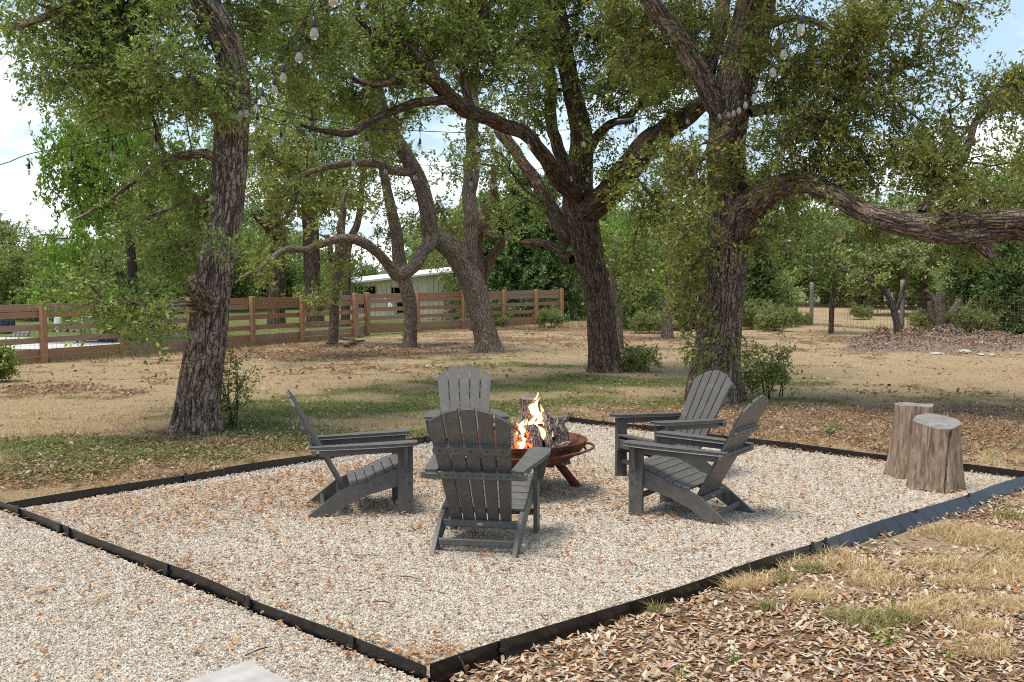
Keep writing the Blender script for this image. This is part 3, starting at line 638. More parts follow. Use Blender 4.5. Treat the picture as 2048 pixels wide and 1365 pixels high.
# ------------------------------------------------------------------ fire bowl, logs, flames
FB = Vector((.075, 9.32, ZG)); RIM = .445
root = thing('fire_bowl', 'round rusted steel fire bowl on splayed legs in the middle of the gravel', 'fire pit', FB)
Rb = .545; prof = []
for k in range(11): a = R(90*k/10); prof.append((max(.004, Rb*math.sin(a)**.8), RIM-.235*math.cos(a)**1.2 if k < 10 else RIM-.02))
prof = [(r, z) for r, z in prof[:-1]] + [(Rb-.002, RIM-.045), (Rb, RIM), (Rb-.007, RIM), (Rb-.010, RIM-.045)] + [(max(.003, r-.012), z+.008) for r, z in prof[:-1][::-1]]
V, f = lathe(prof, 64); link('bowl', mesh('bowl', V, f, M_RUST, smooth=True), root)
ang = np.linspace(0, 2*math.pi, 49)
def ringmesh(name, r, z, th, a0=0, a1=360, seg=8):
    a = np.radians(np.linspace(a0, a1, 49)); P = np.c_[np.cos(a)*r, np.sin(a)*r, np.full(49, z)]
    V, Fq, _ = sweep(P, np.full(49, th), seg); return mesh(name, V, [Fq], M_RUST, smooth=True)
link('rim', ringmesh('rim', Rb+.003, RIM-.002, .007), root)
link('lower_rim', ringmesh('lower_rim', Rb-.004, RIM-.085, .008), root)
for a0 in (-10, 170):      # two handles, each a bent bar standing off the rim
    P = []
    for k in range(15):
        a = R(a0-46+92*k/14); q = math.sin(math.pi*k/14)**.45; r = Rb-.004+.065*q
        P.append((r*math.cos(a), r*math.sin(a), RIM-.085+.03*q, .0105))
    link('handle', tube_mesh('handle', P, M_RUST, 8, .02), root)
for az in (28, 148, 268):
    d = Vector((math.cos(R(az)), math.sin(R(az)), 0)); p0 = d*.30+Vector((0,0,RIM-.16)); p1 = d*.545+Vector((0,0,-.005))
    link('leg', tube_mesh('leg', [(*p0, .036), (*((p0+p1)/2), .036), (*p1, .036)], M_RUST, 16, .1), root)
def log(label, p0, p1, r0, r1, seed, split=False, name='firewood_log', mat=None):
    """a round or split log lying or standing from p0 to p1 (pit coordinates)"""
    P0, P1 = FB+Vector(p0), FB+Vector(p1); t = thing(name, label, 'firewood', P0, 0, 'logs burning in the fire bowl')
    d = P1-P0; n = 26; C = np.array([list(d*(k/(n-1))) for k in range(n)]) + (fbm(np.c_[np.arange(n)*.15, np.zeros(n)+seed, np.zeros(n)], 1, seed, 2)[:,None]-.5)*.03
    rr = np.linspace(r0, r1, n)*(1+.12*np.sin(np.linspace(0, 5, n)+seed))
    V, Fq, bk = sweep(C, rr, 40, bark=(40, .008), seed=seed)
    if split:
        T, U, B = frames(C); V = V.reshape(n, 40, 3)
        for k in range(n):
            w = V[k]-C[k]; h = w@U[k]; V[k] -= np.clip(h-.15*rr[k], 0, 9)[:,None]*U[k]
        V = V.reshape(-1, 3)
    link('bark', mesh('bark', V, [Fq], mat or M_LOG, {'bk': ('FLOAT_VECTOR', bk)}, smooth=True), t)
    for e, sgn in ((0, 1), (n-1, -1)):
        ringv = V[e*40:(e+1)*40]; c = ringv.mean(0); vv = np.vstack([c, (ringv-c)*.97+c])+unit(C[1]-C[0])*(-.002*sgn)
        j = np.arange(40); fcs = np.c_[np.zeros(40, int), 1+(j+1) % 40, 1+j] if sgn > 0 else np.c_[np.zeros(40, int), 1+j, 1+(j+1) % 40]
        link('cut_end', mesh('cut_end', vv, [fcs], M_STUMPTOP), t)
    return t
log('tall upright firewood log standing at the back of the fire bowl', (.06,.20,.22), (.08,.14,.78), .092, .082, 1)
log('barked firewood log standing in front, left of the dark gap', (.10,-.06,.22), (.12,.03,.57), .084, .075, 2)
log('pale split log standing on the right of the fire', (.27,-.03,.22), (.245,.05,.66), .080, .062, 3, True)
log('thick barked log leaning at the right edge of the fire', (.33,.10,.22), (.29,.10,.62), .100, .075, 4)
log('thin brown split log at the front left of the fire', (-.02,-.05,.22), (-.04,.02,.47), .028, .024, 5, True, mat=M_CUT)
log('grey split log left of the flames, half behind the chair back', (-.12,-.02,.22), (-.09,.06,.50), .045, .040, 6)
log('log leaning to the left, its tip above the near chair back', (.10,.12,.50), (-.26,.0,.62), .036, .030, 7)
log('short log lying at the right with its end in the bowl', (.24,.02,.36), (.40,.0,.37), .050, .048, 8)
log('charred log lying across the glowing middle of the fire', (.0,.10,.30), (.30,.14,.33), .06, .06, 9, mat=M_CHAR)
log('knotted reddish branch stub at the top right of the fire', (.29,.12,.50), (.44,.17,.66), .038, .012, 10)
log('charred upright log in the dark gap between the two front logs', (.19,.10,.22), (.185,.10,.50), .05, .045, 12, mat=M_CHAR)
et = thing('ember_bed', 'red glowing embers between the logs in the fire bowl', 'embers', FB+Vector((.05,.02,.24)))
V0, F0 = icosa()
for x_, y_, z_, s_ in [(.02,-.10,.16,1.),(-.02,-.13,.10,.8),(.09,-.10,.09,1.1),(-.10,-.10,.14,.9),(.0,-.06,.24,.9),(.10,-.02,.28,.8),(-.06,-.02,.20,1.)]:
    link('ember', mesh('ember', V0*np.array([.035,.03,.035])*s_*(.7+.6*rs.rand(12,1))+np.array([x_, y_, z_]), [F0], M_EMBER), et)
for k in range(9):
    a = random.random()*6.3; r = .05+.2*random.random(); v = V0*np.array([.05,.045,.032])*(.7+.6*rs.rand(12,1))+np.array([math.cos(a)*r+.05, math.sin(a)*r*.7-.02, .02+.03*random.random()])
    link('ember', mesh('ember', v, [F0], M_EMBER), et)
ft = thing('fire', 'orange and white flames rising between the logs in the fire bowl', 'flames', FB+Vector((.12,.05,.4)))
def flame(x, y, z, h, r, seed, lean=0.0):
    n = 20; h *= .88; t = np.linspace(0, 1, n); C = np.c_[x+lean*t**1.5+.025*np.sin(t*6+seed), y+.02*np.cos(t*5+seed), z+h*t]
    rr = r*np.sin(np.pi*np.clip(t*.9+.10, 0, 1))**.8*(1-t*.55)*(1+.3*np.sin(t*9+seed*2))+.0015
    V, Fq, bk = sweep(C, rr, 14); V = V+(fbm(V, 22, int(seed*3), 2)[:,None]-.5)*.03*np.array([1,1,.3])
    link('flame', mesh('flame', V, [Fq], M_FLAME, {'fl': ('FLOAT_VECTOR', np.c_[np.repeat(t, 14), bk[:,:2]])}, smooth=True), ft)
for a in [(.02,0,.17,.25,.034,1,.01),(-.02,-.04,.09,.20,.024,2,.03),(.05,-.02,.02,.20,.026,3,-.04),(-.10,0,-.02,.22,.020,4,-.05),(.10,-.02,.05,.22,.020,5,-.03),
          (-.14,-.02,-.06,.16,.024,6,.04),(-.06,.03,.0,.24,.022,7,.0),(.0,-.05,-.1,.2,.018,8,.01),(-.20,.0,-.02,.14,.02,9,.03),(.03,.03,.10,.26,.018,10,.02),(-.05,-.07,-.04,.24,.034,11,.02),(.04,-.08,.02,.22,.030,12,-.02),(-.12,-.06,.02,.22,.030,13,.04),(.12,-.03,.06,.24,.026,14,-.02),(-.01,.02,.22,.24,.022,15,.01)]: flame(*a)

# ------------------------------------------------------------------ tree stumps
def stump(label, px, py, top_py, r0, r1, seed, cracks, lean=(0, 0), slant=0.):
    p = G(px, py, .015); d = p.y; zt = A(px, top_py, d).z; h = zt
    t = thing('tree_stump', label, 'tree stump', (p.x, p.y, .0), 0, 'tree stumps on the gravel')
    n = 60; s = np.linspace(0, 1, n); C = np.c_[lean[0]*s, lean[1]*s, -.01+(h+.01)*s]
    rr = r1+(r0-r1)*(1-s)**2.2; segs = 120
    V, Fq, bk = sweep(C, rr, segs); a = np.tile(np.arange(segs)*2*np.pi/segs, n); S_ = np.repeat(s, segs)
    cc = np.c_[np.cos(a)*2.2, np.sin(a)*2.2, S_*.9]
    k = 1 + (fbm(cc, 1.0, seed, 4)-.5)*.30 + (1-S_)**2*.10*np.sin(a*5+seed) + .035*(vn(np.c_[np.cos(a)*9, np.sin(a)*9, S_*1.2], 1.6, seed+5)-.5)
    for ca, w, dep, s0, s1, sl_ in cracks:
        da = (a-(R(ca)+sl_*(S_-.5))+np.pi) % (2*np.pi)-np.pi
        k = k - dep*np.exp(-(da/w)**2)*np.clip((S_-s0)*8, 0, 1)*np.clip((s1-S_)*8, 0, 1)
    Cc = np.repeat(C, segs, 0); V = Cc+(V-Cc)*k[:,None]*np.array([1,1,0])
    V[:,2] = Cc[:,2] + np.where(S_ > .97, .006*np.sin(a*3+seed), 0) + slant*V[:,1]*S_
    link('trunk_wood', mesh('trunk_wood', V, [Fq], M_STUMP, {'bk': ('FLOAT_VECTOR', bk)}, smooth=True), t)
    ringv = V[-segs:]; c = ringv.mean(0); m = np.vstack([c+[0,0,.003]]+[(ringv-c)*q+c+np.array([0,0,.004*(1-q)]) for q in (.35,.7,1.0)]); j = np.arange(segs); f3 = np.c_[np.zeros(segs, int), 1+j, 1+(j+1) % segs]; fq = []
    for q in range(2): b = 1+q*segs; fq.append(np.c_[b+j, b+segs+j, b+segs+(j+1) % segs, b+(j+1) % segs])
    link('cut_top', mesh('cut_top', m, [f3]+fq, M_RINGS), t)
    for ca, w, dep, s0, s1, sl_ in cracks:       # the open splits: a thin near-black tube paints in the shade inside them
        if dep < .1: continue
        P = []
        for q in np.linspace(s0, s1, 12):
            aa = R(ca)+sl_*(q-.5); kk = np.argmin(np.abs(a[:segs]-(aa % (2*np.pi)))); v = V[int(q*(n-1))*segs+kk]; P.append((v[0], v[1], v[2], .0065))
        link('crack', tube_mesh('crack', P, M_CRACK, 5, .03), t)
stump('pale bare tree stump, the nearer and lower of the two, with a long dark crack', 1870, 976, 842, .232, .192, 3, [(-84, .035, .16, .02, .98, .35), (-60, .03, .07, .0, .7, .1), (-125, .03, .06, .3, .8, -.2), (-40, .025, .06, .2, .9, .1)], (0, 0), .20)
stump('taller pale tree stump half hidden behind the nearer stump', 1822, 952, 810, .215, .165, 8, [(-110, .03, .08, .0, .6, .5), (-150, .03, .07, .2, .9, .2)], (.03, .02))

# ------------------------------------------------------------------ wooden fence
def frame_line(p0, p1, t): return (p0[0]+(p1[0]-p0[0])*t, p0[1]+(p1[1]-p0[1])*t)
BH = [(1.14, .14), (.995, .125), (.735, .12), (.475, .12), (.225, .14), (.085, .125)]
def wood_fence(label, p0, p1, ts, w_post=.115, capl=False):
    rz = math.atan2(p1[1]-p0[1], p1[0]-p0[0]); t = thing('board_fence', label, 'fence', (p0[0], p0[1], 0), rz, 'brown board fence round the yard')
    Lf = math.hypot(p1[0]-p0[0], p1[1]-p0[1]); pm = box('post', (0, 0, .575), (w_post, w_post, 1.35), M_FENCE, .006)
    for q in ts: link('post', pm, t, loc=(Lf*q, -.075, random.uniform(-.01, .02))).rotation_euler = (0, 0, random.uniform(-.04, .04))
    for i in range(len(ts)-1):
        a, b = Lf*ts[i], Lf*ts[i+1]; bmsh = box('board', (0,0,0), (abs(b-a)-.008, .034, 1), M_FENCE, .003)
        for z, h in BH:
            o = link('board', bmsh, t, loc=((a+b)/2, random.uniform(-.003, .003), z+random.uniform(-.006, .006))); o.scale = (1, 1, h); o.rotation_euler = (0, random.uniform(-.004, .004), 0)
            if random.random() < .3: o.data = o.data.copy(); o.data.materials[0] = M_FENCEG
    # welded wire stretched behind the boards: one mesh, wires too fine to pick apart
    a, b = Lf*ts[0], Lf*ts[-1]; bm = bmesh.new(); r = .0016
    for x in np.arange(a, b, .105): bm_box(bm, (x, .024, .60), (r*2, r*2, 1.1))
    for z in np.arange(.06, 1.16, .105): bm_box(bm, ((a+b)/2, .024, z), (b-a, r*2, r*2))
    link('wire_mesh', bmfin(bm, 'wire_mesh', M_WIRE), t, kind='stuff')
wood_fence('brown board fence on the left, running from the frame edge to the corner', (-9.55,22.8), (-4.45,31.5), [-.42,-.2,0,.2,.39,.596,.78,1.0])
wood_fence('one short bay of brown board fence turning the corner', (-4.45,31.62), (-4.40,33.45), [.0,1.0])
wood_fence('brown board fence in the middle, in front of the cream barn', (-4.36,33.5), (1.75,41.0), [0,.223,.446,.661,.845,1.0])

# ------------------------------------------------------------------ wire fence on the right
wt_ = thing('wire_fence', 'rusty wire mesh fence on round grey posts at the right', 'fence', (0, 0, 0))
wps = [(1245,645),(1440,650),(1622,651),(1803,664),(2085,690)]
Wp = [G(*p) for p in wps]
for i, p in enumerate(Wp):
    h = [1.45,1.45,1.5,1.62,1.5][i]; link('post', tube_mesh('post', [(p.x, p.y, -.05, .075), (p.x+.01, p.y, h/2, .07), (p.x, p.y, h, .068)], M_POSTG, 12, .3), wt_)
bm = bmesh.new()
for a, b in zip(Wp[:-1], Wp[1:]):
    d = b-a; n = int(d.length/.16); rot = Matrix.Rotation(math.atan2(d.y, d.x), 3, 'Z')
    for k in range(n): q = a+d*(k/n); bm_box(bm, (q.x, q.y, .6), (.005, .005, 1.2))
    for z in (.05,.2,.35,.5,.65,.8,.95,1.1,1.2): q = (a+b)/2; bm_box(bm, (q.x, q.y, z), (d.length, .005, .005), rot)
link('wire_mesh', bmfin(bm, 'wire_mesh', simple('rusty_wire', (.12,.07,.045), (.2,.13,.09), 20, .7, .3, bmp=0)), wt_, kind='stuff')
pf = thing('pipe_fence', 'white pipe rail fence far off behind the wire fence', 'fence', (0, 0, 0)); d = 62
link('rail', tube_mesh('rail', [(*A(1690,578,d), .05), (*A(1850,579,d), .05)], M_WHITE, 8, 1), pf); link('rail', tube_mesh('rail', [(*A(1690,596,d), .03), (*A(1850,597,d), .03)], M_WHITE, 8, 1), pf)
for px in (1763, 1826, 1700): p = A(px, 575, d); link('post', tube_mesh('post', [(p.x, p.y, 0, .07), (p.x, p.y, p.z+.25, .07)], M_WHITE, 8, 1), pf)

# ------------------------------------------------------------------ barn and house
D = 44.0; k = mpp(D); bx0 = A(678, 600, D).x; bx1 = A(905, 600, D).x; Wd = bx1-bx0
barn = thing('barn', 'low cream board-sided barn with a pale metal roof behind the fence', 'barn', (bx0, D, 0))
def barn_z(x): return 1.38+.36*min(1, x/3.2)
wins = [(.55, .95, .92, 1.30), (1.02, 1.42, .92, 1.30), (2.17, 2.60, .86, 1.26), (.65, 1.1, .30, .62), (2.2, 2.65, .25, .72)]
x = 0.0; i = 0; pw = .205
while x < Wd-.01:
    xe = min(x+pw, Wd); xm = (x+xe)/2; zs = [0.0, barn_z(xm)]
    for w in wins:
        if w[0]-.02 < xm < w[1]+.02: zs += [w[2], w[3]]
    zs = sorted(zs); prs = list(zip(zs[::2], zs[1::2]))
    for za, zb in prs: link('board', box('board', ((x+xe)/2, 0, (za+zb)/2), (xe-x-.012, .024, zb-za), M_SIDING, .003), barn)
    x = xe; i += 1
link('opening_shade_sheet', box('opening_shade_sheet', (Wd/2, .6, .7), (Wd, .05, 1.3), M_DARK, .0), barn)  # dark sheet behind the window holes, painting in the shade indoors
for w in wins:
    bm = bmesh.new(); t_ = .035
    for c, s in [(((w[0]+w[1])/2, -.012, w[3]), (w[1]-w[0]+.07, .05, t_)), (((w[0]+w[1])/2, -.012, w[2]), (w[1]-w[0]+.07, .05, t_)), ((w[0]-.02, -.012, (w[2]+w[3])/2), (t_, .05, w[3]-w[2]-.04)), ((w[1]+.02, -.012, (w[2]+w[3])/2), (t_, .05, w[3]-w[2]-.04))]: bm_box(bm, c, s)
    link('window_frame', bmfin(bm, 'window_frame', M_FENCEG, .002), barn)
link('roof', prism('roof', [(-.25,-.35),(3.2,-.35),(Wd+.2,-.35),(Wd+.2,3.5),(3.2,3.5),(-.25,3.5)], 'z', 0, .07, M_METROOF, .0), barn, loc=(0, 0, 1.37)).rotation_euler = (R(3), R(-6.2), 0)
link('side_wall', box('side_wall', (0.02, 1.6, .68), (.04, 3.1, 1.33), M_SIDING), barn); link('side_wall', box('side_wall', (Wd-.02, 1.6, .75), (.04, 3.1, 1.6), M_SIDING), barn)
gt = thing('pipe_gate', 'white pipe gate and brace leaning by the barn wall', 'gate', (0,0,0)); d = 42
for a, b in [((735,605),(772,598)), ((735,622),(772,616)), ((778,600),(790,632)), ((788,619),(815,620)), ((778,600),(778,634)), ((735,603),(735,630))]:
    link('pipe', tube_mesh('pipe', [(*A(*a, d), .028), (*A(*b, d), .028)], M_WHITE, 6, 1), gt)
D2 = 78.0; hp = A(745, 548, D2)
house = thing('house', 'house with a dark grey shingle roof peeking over the barn', 'house', (hp.x, D2, 0))
aw = mpp(D2)*95; zb = A(0,556,D2).z; za = A(0,527,D2).z
link('wall', box('wall', (aw/2, 3, zb/2), (aw, 6, zb), M_SIDING), house)
bm = bmesh.new(); q = [(-.4,-.5,zb),(aw+.4,-.5,zb),(aw+.4,6.5,zb),(-.4,6.5,zb),(aw*.42,3,za),(aw*.58,3,za)]; vs = [bm.verts.new(v) for v in q]
for f_ in ((0,1,5,4),(1,2,5),(2,3,4,5),(3,0,4),(3,2,1,0)): bm.faces.new([vs[z] for z in f_])
link('roof', bmfin(bm, 'roof', M_SHINGLE), house)

# ------------------------------------------------------------------ things beyond the left fence
p = G(12, 667); r_ = mpp(p.y)*24
tk = thing('water_tank', 'dark blue round tank at the left edge beyond the fence', 'tank', (p.x-.1, p.y, 0)); V, f = lathe([(r_, 0), (r_*1.0, .42), (r_*.93, .50), (r_*.5, .545), (.01, .56)], 32); link('tank_body', mesh('tank_body', V, f, M_BLUE, smooth=False), tk)
V, f = lathe([(.09, .55), (.09, .60), (.01, .61)], 14); link('lid', mesh('lid', V, f, M_BLUE), tk)
for k in range(8): a = k*math.pi/4; link('rib', box('rib', (math.cos(a)*r_, math.sin(a)*r_, .22), (.03, .03, .40), M_BLUE, .004), tk)
p = G(118, 664); wt2 = thing('well_tank', 'white domed well tank with pipes beyond the left fence', 'tank', (p.x, p.y, 0))
V, f = lathe([(.14, .0), (.14, .42), (.12, .50), (.06, .55), (.005, .56)], 24); link('tank_body', mesh('tank_body', V, f, M_WHITE, smooth=True), wt2)
for a, b in [((.1,-.05,.32),(.62,-.05,.34)), ((.62,-.05,.34),(.62,-.05,.44)), ((.3,-.1,.12),(.75,-.1,.12)), ((.3,-.1,.12),(.3,-.1,.0)), ((.75,-.1,.12),(.75,-.1,.0)), ((.5,-.1,.12),(.5,-.1,.2)), ((-.12,-.1,.15),(-.55,-.1,.15)), ((-.35,-.1,.15),(-.35,-.1,0)), ((-.55,-.1,.3),(-.55,-.1,0))]:
    link('pipe', tube_mesh('pipe', [(*a, .035), (*b, .035)], M_WHITE, 8, 1), wt2)
vv = box('valve', (0,0,0), (.09, .06, .09), M_DARKM, .015)
for x_ in (.32,.52,.74,-.1,-.36,.1): link('valve', vv, wt2, loc=(x_, -.14, .05+.03*math.sin(x_*9)))
p = G(90, 664); cbx = thing('control_box', 'pale grey electric control box on a frame left of the well tank', 'electric box', (p.x, p.y, 0))
link('cabinet', box('cabinet', (0, 0, .42), (.20, .12, .30), M_WHITE, .01), cbx); link('door', box('door', (0, -.064, .42), (.17, .012, .27), M_WHITE, .004), cbx)
for s in (-.07, .07): link('leg', box('leg', (s, 0, .135), (.03, .03, .27), M_WIRE, .003), cbx)
p = G(42, 673); sw = thing('stone_wall', 'low pale block wall beyond the left fence', 'low wall', (p.x, p.y, 0)); wl = mpp(p.y)*32
bk_ = box('block', (0,0,0), (wl/4-.01, .16, .075), M_ROCK, .008)
for r__ in range(2):
    for c_ in range(4): link('block', bk_, sw, loc=((c_-1.5)*wl/4+(.03 if r__ else 0), 0, .04+r__*.078))
pa = [G(-60,702), G(190,699), G(250,690), G(255,683), G(200,680), G(-60,676)]
link('concrete_pad', prism('concrete_pad', [(q.x, q.y) for q in pa], 'z', .012, .03, M_CONC, 0), kind='structure')
p = G(198, 686); tp = thing('covered_trailer', 'low black frame draped with dark mesh beyond the left fence', 'covered frame', (p.x, p.y, .02))
link('deck', box('deck', (-.18, -.1, .10), (.62, .5, .07), M_TARP, .01), tp)
for a, b in ((-.45,-.3),(.1,-.3),(-.45,.12),(.45,-.3)): link('foot', box('foot', (a, b, .035), (.045, .045, .07), M_DARKM, .004), tp)
g = 14; XX, YY = np.meshgrid(np.linspace(0, 1, g), np.linspace(0, 1, g)); X_ = XX.ravel(); Y_ = YY.ravel()
Vv = np.c_[-.35+X_*.95, -.32+Y_*.7, .12+.52*np.clip(X_, 0, 1)**2.6*(1-.25*(Y_-.5)**2)+.03*np.sin(X_*11+Y_*7)]; b_ = (np.arange(g-1)[:,None]*g+np.arange(g-1)).ravel()
V2 = np.vstack([Vv, Vv-[0,0,.02]]); link('mesh_cover', mesh('mesh_cover', V2, [np.c_[b_, b_+1, b_+g+1, b_+g], np.c_[b_, b_+g, b_+g+1, b_+1]+g*g], M_TARP, smooth=True), tp)
link('side_skirt', prism('side_skirt', [(.1,.0),(.60,.0),(.60,.60),(.42,.34),(.25,.20),(.1,.13)], 'y', -.33, -.31, M_TARP, 0), tp)
link('pole', tube_mesh('pole', [(-.42,-.1,.0,.012),(-.42,-.1,.46,.012)], M_DARKM, 6, 1), tp)
p = G(165, 672); bh = thing('birdhouse_pole', 'white birdhouse on a white pole behind the left fence', 'birdhouse', (p.x, p.y, 0))
link('pole', box('pole', (0, 0, .68), (.05, .05, 1.36), M_WHITE, .004), bh); link('birdhouse_box', prism('birdhouse_box', [(-.08,0),(.09,0),(.11,.22),(.05,.34),(-.11,.16)], 'y', -.08, .08, M_WHITE, .004), bh, loc=(0, 0, 1.36))
p = G(168, 668); pt = thing('stone_urn', 'pale stone urn standing by the birdhouse pole', 'planter', (p.x+.25, p.y-.3, 0)); V, f = lathe([(.05,0),(.09,.02),(.05,.2),(.06,.34),(.13,.42),(.15,.52),(.12,.54),(.01,.52)], 20); link('urn_body', mesh('urn_body', V, f, M_ROCK, smooth=True), pt)

# ------------------------------------------------------------------ slab, rocks, mulch heap, sticks
c_ = [G(352,1375,.03), G(497,1328,.03), G(590,1375,.03), G(470,1440,.03)]
sb = link('stepping_stone', prism('stepping_stone', [(q.x, q.y) for q in c_], 'z', .0, .045, M_SLAB, .006), label='pale limestone stepping slab at the bottom edge, set in the gravel', cat='paving slab')
def rock(label, px, py, sz, seed, name='rock', mat=None):
    bm = bmesh.new(); bmesh.ops.create_icosphere(bm, subdivisions=3, radius=1); P = np.array([v.co[:] for v in bm.verts]); n = fbm(P+seed*5, 1.2, seed, 3)
    for v, q in zip(bm.verts, n): v.co = v.co*(.6+.8*q); v.co = Vector((v.co.x*sz[0], v.co.y*sz[1], v.co.z*sz[2]))
    p = G(px, py); return link(name, bmfin(bm, name, mat or M_ROCK, smooth=False), label=label, cat='rock', group='white rocks by the mulch heap', loc=(p.x, p.y, sz[2]*.35), rz=seed)
rock('flat white rock in front of the mulch heap, the larger one', 1930, 706, (.17,.13,.06), 1); rock('small white rock right of the flat one, below the mulch heap', 1962, 711, (.09,.07,.04), 2)
rock('white rock low in the grass, furthest left of the rocks', 1872, 709, (.13,.09,.035), 3); rock('small pale stone at the far right, below the mulch heap', 1985, 712, (.09,.07,.035), 4)
g = 110; u_, v_ = np.meshgrid(np.linspace(-1, 1, g), np.linspace(-1, 1, g*2//3)); U_, V_ = u_.ravel(), v_.ravel()
ma, mb = G(1690, 700), G(2260, 690); cen = (ma+mb)/2; cen.y = 28.2; hl = (mb-ma).length/2
PX = cen.x+U_*hl; PY = cen.y+V_*2.9; lobes = [(1760,688,.9,.38),(1745,700,.8,.2),(1830,684,.7,.42),(1880,678,.9,.42),(1935,672,1.,.48),(1990,682,.9,.36),(2050,676,1.2,.45),(2130,680,1.5,.5),(2200,690,1.2,.3),(1800,698,1.2,.16),(1960,695,1.6,.2),(1700,702,.7,.06),(2000,660,2.,.45),(1900,665,1.4,.35)]
H_ = np.zeros(len(PX))
for px, py, r_, h_ in lobes: q = G(px, py); H_ = np.maximum(H_, h_*np.exp(-(((PX-q.x)/r_)**2+((PY-q.y)/(r_*.9))**2)*1.6))
H_ = H_*.8*(1+1.7*(fbm(np.c_[PX, PY], 2.6, 4, 4)-.5)) + (fbm(np.c_[PX,PY], 9, 9, 2)-.5)*.10*np.clip(H_*8, 0, 1) - .035
b_ = (np.arange(g*2//3-1)[:,None]*g+np.arange(g-1)).ravel()
mh = thing('mulch_heap', 'long lumpy heap of brown mulch and dead leaves at the right', 'mulch heap', (0, 0, 0))
link('mound', mesh('mound', np.c_[PX, PY, H_], [np.c_[b_, b_+1, b_+g+1, b_+g]], M_MULCH, smooth=False), mh)
MH = (PX, PY, H_)
stk = [('bleached stick lying by the fence corner, the upper one', (683,680),(715,686),29.5,.035),('pale branch lying below the fence corner, the lower one', (690,694),(728,685),28.8,.04),
       ('dead branch lying flat in the leaves left of the thin trunk', (655,690),(700,694),28.4,.02)]
for lab, a, b, d_, r_ in stk:
    p, q = G(*a), G(*b); m = (p+q)/2; link('fallen_branch', tube_mesh('fallen_branch', [(p.x, p.y, .04, r_), (m.x, m.y+.05, .06, r_), (q.x, q.y, .05, r_*.7)], M_BARK_PALE, 8, .1), label=lab, cat='stick', group='sticks lying on the ground')
for lab, a, b in [('thin dark twig on the gravel left of the near chair',(712,1115),(762,1116)), ('thin dark twig on the gravel, nearer the camera',(745,1208),(790,1212)), ('long thin twig on the near gravel bed by the slab',(490,1316),(545,1297)), ('thin curved twig on the gravel, between the other two',(800,1156),(843,1164))]:
    p, q = G(*a, ZG), G(*b, ZG); m = (p+q)/2; link('fallen_twig', tube_mesh('fallen_twig', [(p.x, p.y, ZG+.010, .004), (m.x, m.y+.015, ZG+.014, .0035), (q.x, q.y, ZG+.010, .002)], M_BARK_DARK, 5, .04), label=lab, cat='twig', group='twigs on the gravel')
p, q = G(918,1322,.1), G(934,1352,.02); link('fallen_twig', tube_mesh('fallen_twig', [(p.x,p.y,.12,.005),((p.x+q.x)/2+.01,(p.y+q.y)/2,.06,.006),(q.x,q.y,.03,.005)], M_BARK_PALE, 6, .02), label='pale twig leaning on the steel edging at the near corner', cat='twig', group='twigs on the gravel')
p, q = G(1935,1165,-.05), G(2010,1105,-.05); link('fallen_twig', tube_mesh('fallen_twig', [(p.x,p.y,.0,.008),((p.x+q.x)/2,(p.y+q.y)/2+.04,.01,.007),(q.x,q.y,.0,.004)], M_BARK_PALE, 6, .04), label='grey twig in the dry grass at the right edge of the photo', cat='twig', group='twigs on the gravel')

# ------------------------------------------------------------------ trees
def limb_pts(spec, base=False):
    out = []
    for px, py, d, r in spec:
        p = A(px, py, d); out.append([p.x, p.y, p.z, r*mpp(d)])
    if base: out[0][2] = -.12
    return np.array(out)
def leaves_at(C, D, l, w, r, up=.5):
    n = len(C); D = unit(D); X_ = r.randn(n, 3); X_[:,2] += up; Nn = unit(X_-D*(X_*D).sum(1)[:,None]); Sd = np.cross(D, Nn)
    l = l[:,None]; w = w[:,None]; mid = C+D*l*.48-Nn*w*.12
    return np.stack([C, mid+Sd*w*.5+Nn*w*.16, C+D*l+Nn*l*(r.rand(n,1)-.6)*.25, mid-Sd*w*.5+Nn*w*.16], 1).reshape(-1, 3)
def sprigs(tips, dirs, r, rad, ntw, nl, ls, bright, droop=.25):
    """twigs and leaves round every tip -> leaf verts, leaf rnd, twig verts"""
    n = len(tips); T_ = np.repeat(tips, ntw, 0); Dr = unit(np.repeat(dirs, ntw, 0)*.55+r.randn(n*ntw, 3)*.75+np.array([0,0,-droop+.1]))
    Ln = rad*(.5+.8*r.rand(n*ntw, 1)); st = T_+r.randn(n*ntw, 3)*rad*.25; en = st+Dr*Ln
    tt = r.rand(n*ntw, nl)**.8; C = (st[:,None]+(en-st)[:,None]*tt[:,:,None]).reshape(-1, 3)+r.randn(n*ntw*nl, 3)*.018
    D = np.repeat(Dr, nl, 0)*.5+r.randn(n*ntw*nl, 3)*.7
    l = ls*(.5+.9*r.rand(len(C))); V = leaves_at(C, D, l, l*(.42+.1*r.rand(len(C))), r)
    cl = np.repeat(r.rand(n), ntw*nl)
    rnd = np.clip(r.rand(len(C))*.55+cl*.35+bright-.05, 0, 1)
    a = unit(np.cross(Dr, r.randn(n*ntw, 3))); b = np.cross(Dr, a); q = ls*.065
    ring = [a*q, (-a*.5+b*.87)*q, (-a*.5-b*.87)*q]
    TV = np.stack([st+x for x in ring]+[en+x*.3 for x in ring], 1).reshape(-1, 3)
    return V, rnd, TV
